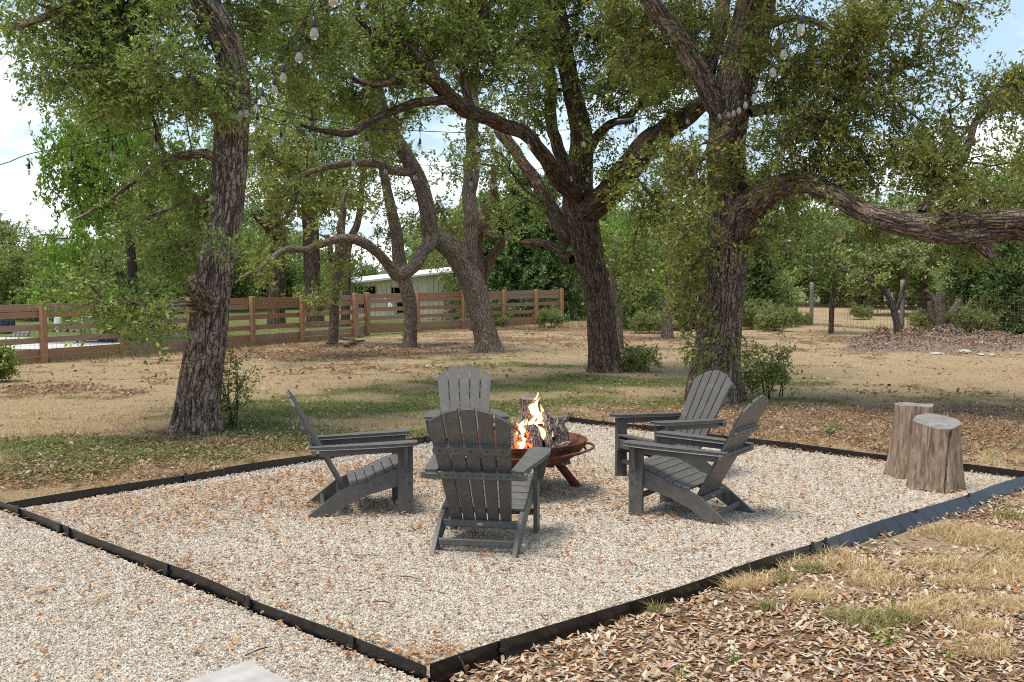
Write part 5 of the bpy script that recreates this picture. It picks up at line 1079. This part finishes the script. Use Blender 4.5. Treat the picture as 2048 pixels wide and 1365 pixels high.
for i, (px, py, sc_, lab) in enumerate([(1296,668,.55,'dark shrub at the foot of the wood line, right of the slim pale trunk'), (1505,660,.75,'shrub right of the big right oak along the wire fence'), (1548,664,.6,'shrub just left of the round grey fence post'), (1100,655,.5,'feathery shrub at the right end of the board fence'), (1722,640,.45,'small green shrub at the wire fence left of the tall post'),
   (1850,662,.55,'low shrub left of the bleached dead trunk'), (1940,672,.7,'dark shrub just behind the mulch heap'), (1600,652,.4,'low green weed clump by the round grey fence post'), (1000,655,.3,'low green weed under the board fence, right part'), (965,640,.6,'dark green bush behind the board fence, left of its post')]):
    put('shrub', px, py, sc_, lab, i*2.1, gS)

# --- sprouts and saplings near the trunks
def sapling(label, px, py, H, Wd, n, leafmat, seed, ls=.045, name='sapling', nst=5, nl=9, py_top=None, cat='sapling'):
    r = np.random.RandomState(seed); p = G(px, py); t = thing(name, label, cat, (p.x, p.y, 0)); nd, dr, nr = [], [], []; Vs, Fs, Bs = [], [], []; off = 0
    for q in range(nst):
        a = r.rand()*6.3; s = np.linspace(0, 1, 14)[:,None]; e = np.array([math.cos(a)*Wd*.45*r.rand(), math.sin(a)*Wd*.3, H*(.6+.4*r.rand())])
        C = s*e+np.c_[np.sin(s[:,0]*3+q)*.05, np.cos(s[:,0]*4)*.04, s[:,0]*0]*H; rr = np.linspace(.011, .003, 14)
        V, Fq, bk = sweep(C, rr, 5, off=off); off += len(V); Vs.append(V); Fs.append(Fq); Bs.append(bk); nd.append(C[4:]); dr.append(unit(np.gradient(C, axis=0))[4:]); nr.append(rr[4:])
    link('stem', mesh('stem', np.vstack(Vs), [np.vstack(Fs)], M_BARK_FAR, {'bk': ('FLOAT_VECTOR', np.vstack(Bs))}), t)
    ND = np.vstack(nd); tips = ND[r.randint(len(ND), size=n)]+r.randn(n, 3)*np.array([Wd*.2, Wd*.15, H*.06]); tips[:,2] = np.maximum(tips[:,2], .03)
    link('foliage', crown_mesh('foliage', ND, np.vstack(dr), np.concatenate(nr), tips, r, leafmat, M_BARK_FAR, .14, 4, nl, ls, 0, .0025), t); return t
sapling('thin leafy sapling growing at the right foot of the big left oak', 462, 858, .95, .55, 45, M_OAKLEAF, 71, .04)
sapling('bushy oak sapling right of the big right oak, behind the chairs', 1535, 800, .80, .75, 75, M_OAKLEAF, 72, .045)
sapling('tall thin sprout rising above the sapling right of the big oak', 1560, 795, 1.0, .3, 16, M_OAKLEAF, 73, .04, nst=2)
sapling('low tangle of sprouts at the right foot of the middle oak', 1275, 745, .45, .8, 90, M_OAKLEAF, 74, .05)
sapling('dark leafy shrub cut by the left edge of the photo', -8, 765, .60, .5, 110, M_OAKLEAF, 75, .055, cat='shrub', name='shrub')
sapling('small fresh weeds by the metal edging behind the far gravel corner', 1660, 870, .05, .3, 5, M_OAKLEAF, 76, .035, cat='weed', name='weed')
def weed(label, px, py, sz, n, seed, z=0.):
    r = np.random.RandomState(seed); p = G(px, py, z); C = r.randn(n, 3)*np.array([sz*.35, sz*.3, 0])+[0,0,.012]; C[:,2] += r.rand(n)*sz*.5; D = r.randn(n, 3)*[1,1,.4]+[0,0,.7]; l = sz*.35*(.6+.6*r.rand(n))
    V = leaves_at(C, D, l, l*.55, r, 1.2); rnd = np.repeat(.3+.6*r.rand(n), 4)
    st = np.c_[C[:,:2]*.3, np.zeros(n)]; SV = np.stack([st-[.002,0,0], st+[.002,0,0], C+[.001,0,0], C-[.001,0,0]], 1).reshape(-1, 3)
    nn = len(V); q = np.arange(n)[:,None]*4+np.arange(4)
    link('weed', mesh('weed', np.vstack([V, SV]), [q, q+nn], M_LIME, {'rnd': ('FLOAT', np.r_[rnd, rnd*0+.2])}), label=label, cat='weed', group='small green weeds', loc=(p.x, p.y, z))
for i, (px, py, sz, n, lab) in enumerate([(1990,915,.15,9,'broad-leaved green weed at the right edge above the gravel'), (2030,900,.13,7,'second broad green weed at the very right edge, above the other'), (1975,934,.09,5,'small green seedling just outside the edging at the right'), (1470,1325,.06,12,'green seedling in the dead leaves, bottom right of centre'),
   (1365,1358,.08,6,'green leaf sprout at the bottom edge in the dead leaves'), (1905,1325,.07,12,'green seedling in the leaves near the bottom right corner'), (1780,1290,.10,22,'leafy green weed clump in the grass tuft, lower right'), (26,1018,.06,8,'tiny yellow-green weed at the left corner of the edging'),
   (315,980,.05,10,'tiny weed on the leaves above the left edging'), (770,1328,.03,5,'tiny green weed beside the near corner of the edging'), (1955,965,.05,6,'small weed on gravel right of the near stump'), (1790,968,.05,6,'tiny weed on the gravel left of the near stump')]): weed(lab, px, py, sz, n, 200+i, .0)
# piled dark logs beside the pale trunk
lp = thing('log_pile', 'dark knotted logs piled behind the big right oak', 'log pile', G(1372, 662))
for i, (x_, z_, r_, y_) in enumerate([(-.35,.12,.13,0),(0,.13,.15,0),(.3,.12,.13,.05),(-.18,.38,.14,.02),(.15,.40,.15,0),(.0,.66,.14,.03),(.25,.62,.11,.05),(-.1,.86,.10,.0)]):
    link('log', tube_mesh('log', [(x_, y_-.5, z_, r_*.9), (x_+.05, y_, z_+.03, r_), (x_+.02, y_+.5, z_, r_*.85)], M_BARK_DARK, 18, .06, bark=(20, .012), seed=i), lp)
print('foliage tris', TRI)

# ------------------------------------------------------------------ string lights
def cord_pts(pts, sag=.0):
    return catmull([(p.x, p.y, p.z, .0055) for p in pts], .12)
sockp = [(.004,.062),(.011,.060),(.013,.045),(.017,.040),(.0185,.0),(.0185,-.012),(.014,-.014)]
V, f = lathe(sockp, 14); ME_SOCK = mesh('socket', V, f, M_SOCK, smooth=True)
bp = [(.0125,-.012),(.016,-.022),(.026,-.042),(.0315,-.062),(.030,-.078),(.022,-.092),(.010,-.100),(.001,-.102)]
V, f = lathe(bp, 16); ME_BULB = mesh('bulb', V, f, M_BULB, smooth=True)
bm = bmesh.new()
for k in range(4):
    a = k*math.pi/2; r_ = bmesh.ops.create_cone(bm, cap_ends=True, segments=5, radius1=.0022, radius2=.0022, depth=.055); bmesh.ops.transform(bm, matrix=Matrix.Translation((math.cos(a)*.007, math.sin(a)*.007, -.055)), verts=r_['verts'])
ME_FIL = bmfin(bm, 'filament', M_FIL); ME_WIRE = tube_mesh('drop_wire', [(0,0,.06,.004),(.002,0,.12,.004),(0,0,.16,.005)], M_CORD, 6, .05)
def lights(label, bulbs, ends, big=1.0):
    """bulbs: pixel of each bulb and its distance; the cord runs .16 m above them"""
    t = thing('string_lights', label, 'string lights', (0, 0, 0), 0, 'string lights hung between the oaks'); pts = []
    for px, py, d in bulbs: p = A(px, py, d); p.z += .03; pts.append(p)
    cp = [p+Vector((0, 0, .16*big)) for p in pts]
    if ends[0]: cp = [A(*e) for e in ends[0]]+cp
    if ends[1]: cp = cp+[A(*e) for e in ends[1]]
    C = cord_pts(cp); V, Fq, _ = sweep(C[:,:3], C[:,3], 6); link('cord', mesh('cord', V, [Fq], M_CORD, smooth=True), t)
    for p in pts:
        s = link('socket', ME_SOCK, t, loc=p, rz=random.random()); s.rotation_euler = (random.uniform(-.06,.06), random.uniform(-.06,.06), 0); s.scale = (big, big, big)
        link('bulb', ME_BULB, s); link('filament', ME_FIL, s); link('drop_wire', ME_WIRE, s)
    return t
lights('string of clear bulbs coming from above the camera to the big left oak', [(666,-8,7.2),(628,60,7.9),(598,108,8.9),(567,149,9.8),(549,174,10.6),(526,197,11.3),(512,211,11.8),(493,222,12.2),(480,224,12.35),(467,227,12.4),(447,231,12.45)], ([(800,-220,5.2)], [(436,215,12.5)]))
lights('string of clear bulbs coming from above the camera to the big right oak', [(1603,52,8.6),(1567,103,9.6),(1545,139,10.6),(1523,166,11.6),(1508,191,12.6),(1491,206,13.5),(1478,217,14.2),(1467,223,14.8),(1457,226,15.2),(1439,229,15.5)], ([(1720,-160,6.2),(1650,-30,7.6)], [(1420,205,15.6)]))
lights('string of clear bulbs running left from the big left oak out of the photo', [(58,341,13.5),(143,325,13.4),(225,306,13.3),(312,287,13.2),(394,252,12.9)], ([(-90,340,13.8),(0,330,13.6)], [(430,222,12.7)]))
lights('long string of clear bulbs from the left oak to the right oak, the upper one', [(515,243,13.2),(620,268,13.9),(733,285,14.6),(840,291,15.2),(955,294,15.6),(1057,290,15.9),(1168,285,16.1),(1272,268,16.2),(1375,240,16.1)], ([(495,215,12.8)], [(1415,205,16.0)]))
lights('string of clear bulbs from the left oak to the middle oak, the lower one', [(562,278,14.4),(632,304,15.6),(707,324,16.8),(771,340,17.8),(830,352,18.6),(885,356,19.2),(942,365,19.6),(985,369,19.8),(1033,369,20.),(1078,360,20.),(1142,355,20.1),(1175,357,20.1),(1206,355,20.),(1243,348,19.8),(1278,337,19.5)], ([(500,225,13.1)], [(1330,300,19.)]))
cc = A(1250, 243, 16.0); o = link('cord_connector', tube_mesh('cord_connector', [(-.13,0,-.015,.03),(-.1,0,-.01,.042),(.1,0,.01,.042),(.13,0,.015,.03)], M_SOCK, 12, .05), label='black plastic cord connector hanging on the wire left of the right oak', cat='cord connector', loc=cc)

# ------------------------------------------------------------------ fallen leaves
LCOL = np.array([[.56,.41,.27],[.50,.32,.17],[.38,.20,.10],[.62,.50,.36],[.27,.14,.07],[.52,.39,.29],[.46,.19,.07],[.66,.56,.44]])
def leaf8(C, yaw, tilt, l, w, r, curl=.35):
    """curled fallen leaves: eight points each -> verts, six faces"""
    n = len(C); x = np.array([0,.28,.28,.28,.68,.68,.68,1.]); y = np.array([0,-.40,0,.40,-.42,0,.42,0]); 
    cu = r.rand(n,1)*curl+.05; z = (np.abs(y)[None]*.8*cu+((x-.5)**2)[None]*cu*1.2)*1.0
    P = np.stack([(x[None]-.5)*l[:,None], y[None]*w[:,None]*np.ones((n,1)), z*w[:,None]*1.6], 2)
    flip = np.where(r.rand(n) < .45, -1., 1.); P[:,:,2] *= flip[:,None]; P[:,:,2] -= P[:,:,2].min(1)[:,None]*1.0
    ct_, st_ = np.cos(tilt), np.sin(tilt); x2 = P[:,:,0]*ct_[:,None]+P[:,:,2]*st_[:,None]; z2 = -P[:,:,0]*st_[:,None]+P[:,:,2]*ct_[:,None]; z2 -= z2.min(1)[:,None]*.75
    cy_, sy_ = np.cos(yaw), np.sin(yaw); X2 = x2*cy_[:,None]-P[:,:,1]*sy_[:,None]; Y2 = x2*sy_[:,None]+P[:,:,1]*cy_[:,None]
    V = np.stack([X2, Y2, z2], 2)+C[:,None,:]; b = np.arange(n)[:,None]*8
    q = [b+np.array(v) for v in ((1,4,5,2),(2,5,6,3))]; t3 = [b+np.array(v) for v in ((0,1,2),(0,2,3),(4,7,5),(5,7,6))]
    return V.reshape(-1, 3), [np.vstack(q), np.vstack(t3)], 8
def leaf4(C, yaw, tilt, l, w, r):
    n = len(C); D = np.stack([np.cos(yaw)*np.cos(tilt), np.sin(yaw)*np.cos(tilt), np.sin(tilt)], 1); V = leaves_at(C, D, l, w, r, 3.); return V, [np.arange(n*4).reshape(-1, 4)], 4
def litter(name, P, r, full, lsz, pal=None, lift=.004, tl=.35, cols=LCOL):
    n = len(P); yaw = r.rand(n)*6.28; tilt = r.randn(n)*tl; l = lsz*(.45+.95*r.rand(n)**1.2); w = l*(.34+.26*r.rand(n)); C = P.copy(); C[:,2] += lift+r.rand(n)*.006
    V, fs, k = (leaf8 if full else leaf4)(C, yaw, tilt, l, w, r)
    c = cols[r.choice(len(cols), n, p=pal)]*(.7+.5*r.rand(n,1)); c = np.repeat(np.c_[c, np.ones(n)], k, 0)
    link(name, mesh(name, V, fs, M_LITTER, {'Col': ('FLOAT_COLOR', c)}), kind='stuff')
def scatter(n, d0, d1, r, half=.62, p=1.0, x0=None, x1=None):
    """points on the ground from d0 to d1 ahead, thinning with distance, well past both sides of the view"""
    u = r.rand(n); d = 1/(1/d0**p*(1-u)+1/d1**p*u)**(1/p) if p > 0 else d0+(d1-d0)*u
    x = (r.rand(n)*2-1)*half*d; return np.c_[x, d, np.zeros(n)]
r = np.random.RandomState(5)
# dense litter right of the pit, nearest the camera
n = 120000; P = np.c_[-.9+r.rand(n)*9, 3.6+r.rand(n)*8.5, np.zeros(n)]
q = P[:,:2]-np.array(PN[:2]); a_ = q@np.array(ux[:2]); b_ = q@np.array(uy[:2])
keep = (b_ < -.02) & (a_ > .08) & (np.abs(P[:,0]) < .62*P[:,1]+.3); P = P[keep]; g_, l_ = weights(P); P = P[r.rand(len(P)) < np.clip(l_*1.15, .12, 1)]; P[:,2] = ground_z(P)
pal = [.20,.16,.09,.17,.06,.15,.05,.12]
litter('fallen_leaves', P, r, True, .042, pal, lift=.002); litter('fallen_leaves', P[r.rand(len(P)) < .4]+np.c_[r.randn(1,1)*.02, .013, .008], r, True, .038, pal, lift=.008, tl=.5)
k = r.choice(len(P), 260); tV, tF, off = [], [], 0
for i in k:
    a = r.rand()*6.28; Lt = .04+.16*r.rand()**2; s_ = np.linspace(-.5, .5, 5)[:,None]; C = P[i]+np.c_[math.cos(a)*Lt*s_, math.sin(a)*Lt*s_, .012+.012*r.rand(5,1)]+r.randn(5,3)*.004*[1,1,0]
    V, Fq, _ = sweep(C, np.linspace(.0026, .0012, 5), 4, off=off); off += len(V); tV.append(V); tF.append(Fq)
tV = np.vstack(tV); tc = np.array([[.20,.15,.11,1.]])*np.ones((len(tV), 1)); link('litter_twigs', mesh('litter_twigs', tV, [np.vstack(tF)], M_LITTER, {'Col': ('FLOAT_COLOR', tc)}), kind='stuff')
# drift of leaves against the steel at the near corner, and sparse leaves over the gravel
n = 130000; a_ = -3.5+r.rand(n)*(LU+3.4); b_ = -2.9+r.rand(n)*(LV+2.8); P = np.array(PN)[None]+a_[:,None]*np.array(ux)+b_[:,None]*np.array(uy); P[:,2] = ZG+.0
ok = ((a_ > .03) & (b_ > .03) & (a_ < LUb(b_)-.03) & (b_ < LVa(a_)-.03)) | ((a_ < -.03) & (np.abs(P[:,0]) < 6)); dens = .13+.42*np.clip((fbm(P[:,:2], .8, 31, 3)-.45)*4, 0, 1)*(b_/LV).clip(0, 1)**.7
dens = dens+np.exp(-np.minimum.reduce([np.abs(a_), np.abs(b_-LVa(a_)), np.abs(b_)*1.5+.0, np.abs(LUb(b_)-a_)])/.10)*.45*np.clip(fbm(P[:,:2], 1.5, 33, 2)*1.6-.3, 0, 1)
dens = dens+.9*np.exp(-((a_-.15)**2+(b_-.15)**2)/.05)+.35*np.exp(-((a_+.1)**2+(b_-.6)**2)/.12)
c2 = G(760, 960); dens = dens+.22*np.exp(-(((P[:,0]-c2.x)/2.4)**2+((P[:,1]-c2.y)/1.6)**2))*np.where(a_ > 0, 1, 0); dens = np.where(a_ < 0, dens*.5, dens)
P = P[ok & (r.rand(n) < dens)]
litter('scattered_leaves', P, r, True, .037, [.26,.24,.16,.14,.08,.04,.04,.04], lift=.008, tl=.3, cols=LCOL*np.array([.86,.70,.55])); print('gravel leaves', len(P))
# leaves across the lawn
P = scatter(300000, 8, 42, r, .62, .9); q = P[:,:2]-np.array(PN[:2]); b_ = q@np.array(uy[:2]); a_ = q@np.array(ux[:2])
P = P[~inpit(P, .04) & ~onpath(P) & ~((b_ < 0) & (P[:,1] < 12))]; g_, l_ = weights(P); fx = -9.55 + (P[:,1]-22.8)/8.7*5.1
P = P[(r.rand(len(P)) < np.clip(l_*1.1-.12, .02, .9)) & ~((P[:,0] < fx) & (P[:,1] > 20))]; P[:,2] = ground_z(P)
dd = P[:,1]; LB = np.array([[.38,.24,.14],[.30,.18,.10],[.22,.125,.07],[.45,.32,.20],[.16,.095,.055],[.38,.27,.18],[.32,.15,.07],[.50,.39,.28]])
nr_ = dd < 17; litter('lawn_leaves', P[nr_], r, False, .050, None, cols=LB); litter('lawn_leaves', P[~nr_], r, False, .085, None, cols=LB*.95); print('lawn leaves', len(P))
# chips over the mulch heap
PX, PY, H_ = MH; k = r.choice(len(PX), 16000, p=np.clip(H_, 0, 9)/np.clip(H_, 0, 9).sum()); P = np.c_[PX[k]+r.randn(16000)*.05, PY[k]+r.randn(16000)*.04, H_[k]]
V, fs, kk = leaf4(P, r.rand(16000)*6.28, r.randn(16000)*.5, .075*(.5+r.rand(16000)), .035*(.5+r.rand(16000)), r); c = LCOL[r.choice(8, 16000)]*np.array([.76,.76,.80])*(.5+.6*r.rand(16000,1))
link('bark_chips', mesh('bark_chips', V, fs, M_LITTER, {'Col': ('FLOAT_COLOR', np.repeat(np.c_[c, np.ones(16000)], 4, 0))}), mh, kind='stuff')

# ------------------------------------------------------------------ grass blades
def blades(name, P, h, w, col, r, lean=.5):
    n = len(P); a = r.rand(n)*6.28; S_ = np.c_[np.cos(a), np.sin(a), np.zeros(n)]; b = r.rand(n)*6.28; Ln = np.c_[np.cos(b), np.sin(b), np.zeros(n)]*(r.rand(n,1)*lean*2*h[:,None])
    m = P+Ln*.35+np.c_[np.zeros((n,2)), h*.6]; tip = P+Ln+np.c_[np.zeros((n,2)), h*(1-.35*r.rand(n))]
    V = np.stack([P-S_*w[:,None], P+S_*w[:,None], m+S_*w[:,None]*.7, m-S_*w[:,None]*.7, tip], 1).reshape(-1, 3); k = np.arange(n)[:,None]*5
    fr = (P[:,1] > 15)[:,None].repeat(1, 1)[:,0]; k1, k2 = k[~fr], k[fr]
    link(name, mesh(name, V, [k1+np.array([0,1,2,3]), k1+np.array([3,2,4]), k2+np.array([0,1,4])], M_BLADE, {'Col': ('FLOAT_COLOR', np.repeat(np.c_[col, np.ones(n)], 5, 0))}), kind='stuff')
STRAW = np.array([[.52,.40,.21],[.62,.50,.29],[.42,.29,.14],[.36,.22,.10],[.55,.46,.27]]); GRN = np.array([[.115,.14,.035],[.18,.20,.06],[.085,.11,.032],[.25,.25,.085]])
P = scatter(330000, 8, 46, r, .60, .8); q = P[:,:2]-np.array(PN[:2]); b_ = q@np.array(uy[:2]); a_ = q@np.array(ux[:2])
P = P[~inpit(P, .03) & ~onpath(P) & ~((b_ < 0) & (P[:,1] < 12))]; g_, l_ = weights(P)
padc = [G(-60,702), G(260,676)]; P_ok = ~((P[:,0] < padc[1].x) & (P[:,1] > 26.3) & (P[:,1] < 31.8)); keep = P_ok & (r.rand(len(P)) < 1-.8*np.clip(l_-g_, 0, 1)); P = P[keep]; g_ = g_[keep]
P[:,2] = ground_z(P)-.004; n = len(P); gr_ = r.rand(n) < np.clip((g_-.32)*1.9, .01, .93); D_ = P[:,1]
pt = fbm(P[:,:2], 1.3, 77, 4)[:,None]; pt2 = fbm(P[:,:2], .35, 78, 3)[:,None]; sc_ = STRAW[r.choice(5, n)]*(1.25-.1*r.rand(n,1)); sc_ = sc_*(1-.55*np.clip((pt-.48)*5, 0, 1)*np.array([.35,.6,.8])); sc_ = sc_*(.8+.45*pt2)
col = np.where(gr_[:,None], GRN[r.choice(4, n)]*1.2, sc_)*(.8+.4*r.rand(n,1)); bey = (P[:,1] > 20) & (P[:,0] < -9.55+(P[:,1]-22.8)/8.7*5.1)
col = np.where((bey | (P[:,1] > 34.5))[:,None] & gr_[:,None], col*np.array([1.9,2.1,1.3]), col)
blades('lawn_grass', P, (.016+.022*r.rand(n))*(1+D_*.010)*(.6+2.2*np.clip(fbm(P[:,:2], 4., 79, 2)-.42, 0, 1)*2), .0008+.00015*D_, col, r, .9); print('blades', n)
# broad little weeds in the green patches
P = scatter(90000, 8.5, 24, r, .60, .9); P = P[~inpit(P, .05) & ~onpath(P)]; q = P[:,:2]-np.array(PN[:2]); P = P[(q@np.array(uy[:2])) > 0]; g_, l_ = weights(P); P = P[r.rand(len(P)) < np.clip((g_-.45)*2.2, 0, 1)]; P[:,2] = ground_z(P)+.012+.02*r.rand(len(P)); n = len(P)
V, fs, kk = leaf4(P, r.rand(n)*6.28, r.randn(n)*.4, (.022+.0012*P[:,1])*(.7+.8*r.rand(n)), (.012+.0009*P[:,1])*(.8+.5*r.rand(n)), r)
link('ground_cover', mesh('ground_cover', V, fs, M_BLADE, {'Col': ('FLOAT_COLOR', np.repeat(np.c_[GRN[r.choice(4, n)]*(.8+.6*r.rand(n,1)), np.ones(n)], 4, 0))}), kind='stuff'); print('weeds', n)
# straw tufts right of the camera
tf = [(1560,1150,.20,1),(1640,1130,.22,1),(1700,1160,.22,1),(1760,1190,.2,1),(1850,1060,.35,1),(1920,1075,.35,1),(2000,1090,.35,1),(1780,1070,.25,1),(1720,1090,.2,1),(1980,1150,.3,1),(2040,1180,.3,1),(1900,1240,.22,1),(1930,1190,.2,1),(1700,1270,.16,0),(1740,1285,.14,0),(1790,1275,.14,0),(1500,1195,.14,1),(1480,1205,.1,1),(1560,1190,.08,0),(1620,1165,.10,0),(2030,1040,.2,0),(1540,1245,.06,0),(1830,1260,.16,1),(1960,1290,.14,1),(2000,1010,.3,1),(1890,1020,.25,1),(1640,1110,.1,1),(1620,1230,.12,1),(1860,1150,.2,1),(2030,1240,.2,1),(1310,1130+120,.05,0),(1240,1260,.05,1),(1960,1340,.16,1),(2100,1120,.4,1),(2120,1250,.3,1)]
Ps, hs, cs = [], [], []
for px, py, s_, k in tf:
    p = G(px, py, -.06); n = int(2600*s_*(1.4 if k else 1.0)); a = r.rand(n)*6.28; R_ = s_*np.sqrt(r.rand(n)); X = np.c_[p.x+np.cos(a)*R_, p.y+np.sin(a)*R_*.7, np.zeros(n)]
    Ps.append(X); hs.append(.03+.085*r.rand(n)*(1-.5*R_/s_)); cs.append((STRAW[r.choice(5, n)]*1.3 if k else np.where(r.rand(n,1) < .6, GRN[r.choice(4, n)]*[1.5,1.5,1.2], STRAW[r.choice(5, n)]))*(.8+.4*r.rand(n,1)))
P = np.vstack(Ps); h = np.concatenate(hs); c = np.vstack(cs); q = P[:,:2]-np.array(PN[:2]); kp = ((q@np.array(uy[:2])) < -.02-.17*np.clip((q@np.array(ux[:2])-2.6)/2.6, 0, 1)); P, h, c = P[kp], h[kp], c[kp]; P[:,2] = ground_z(P)
blades('dry_grass', P, h, np.full(len(P), .0021), c, r, 1.1)
# longer grass along the foot of the left fence and the wire fence
Ps = []
for k in range(9000):
    t_ = r.rand()*1.4-.4; x, y = frame_line((-9.55,22.8), (-4.45,31.5), t_); Ps.append((x+r.randn()*.18, y+r.randn()*.15, 0))
for a, b in zip(Wp[:-1], Wp[1:]):
    for k in range(2500): q = a+(b-a)*r.rand(); Ps.append((q.x+r.randn()*.2, q.y+r.randn()*.25+.2, 0))
P = np.array(Ps); n = len(P); gq = r.rand(n) < .35; col = np.where(gq[:,None], GRN[r.choice(4, n)]*1.4, STRAW[r.choice(5, n)])*(.7+.5*r.rand(n,1)); blades('tall_grass', P, .05+.14*r.rand(n)**2, np.full(n, .005), col, r, .5)
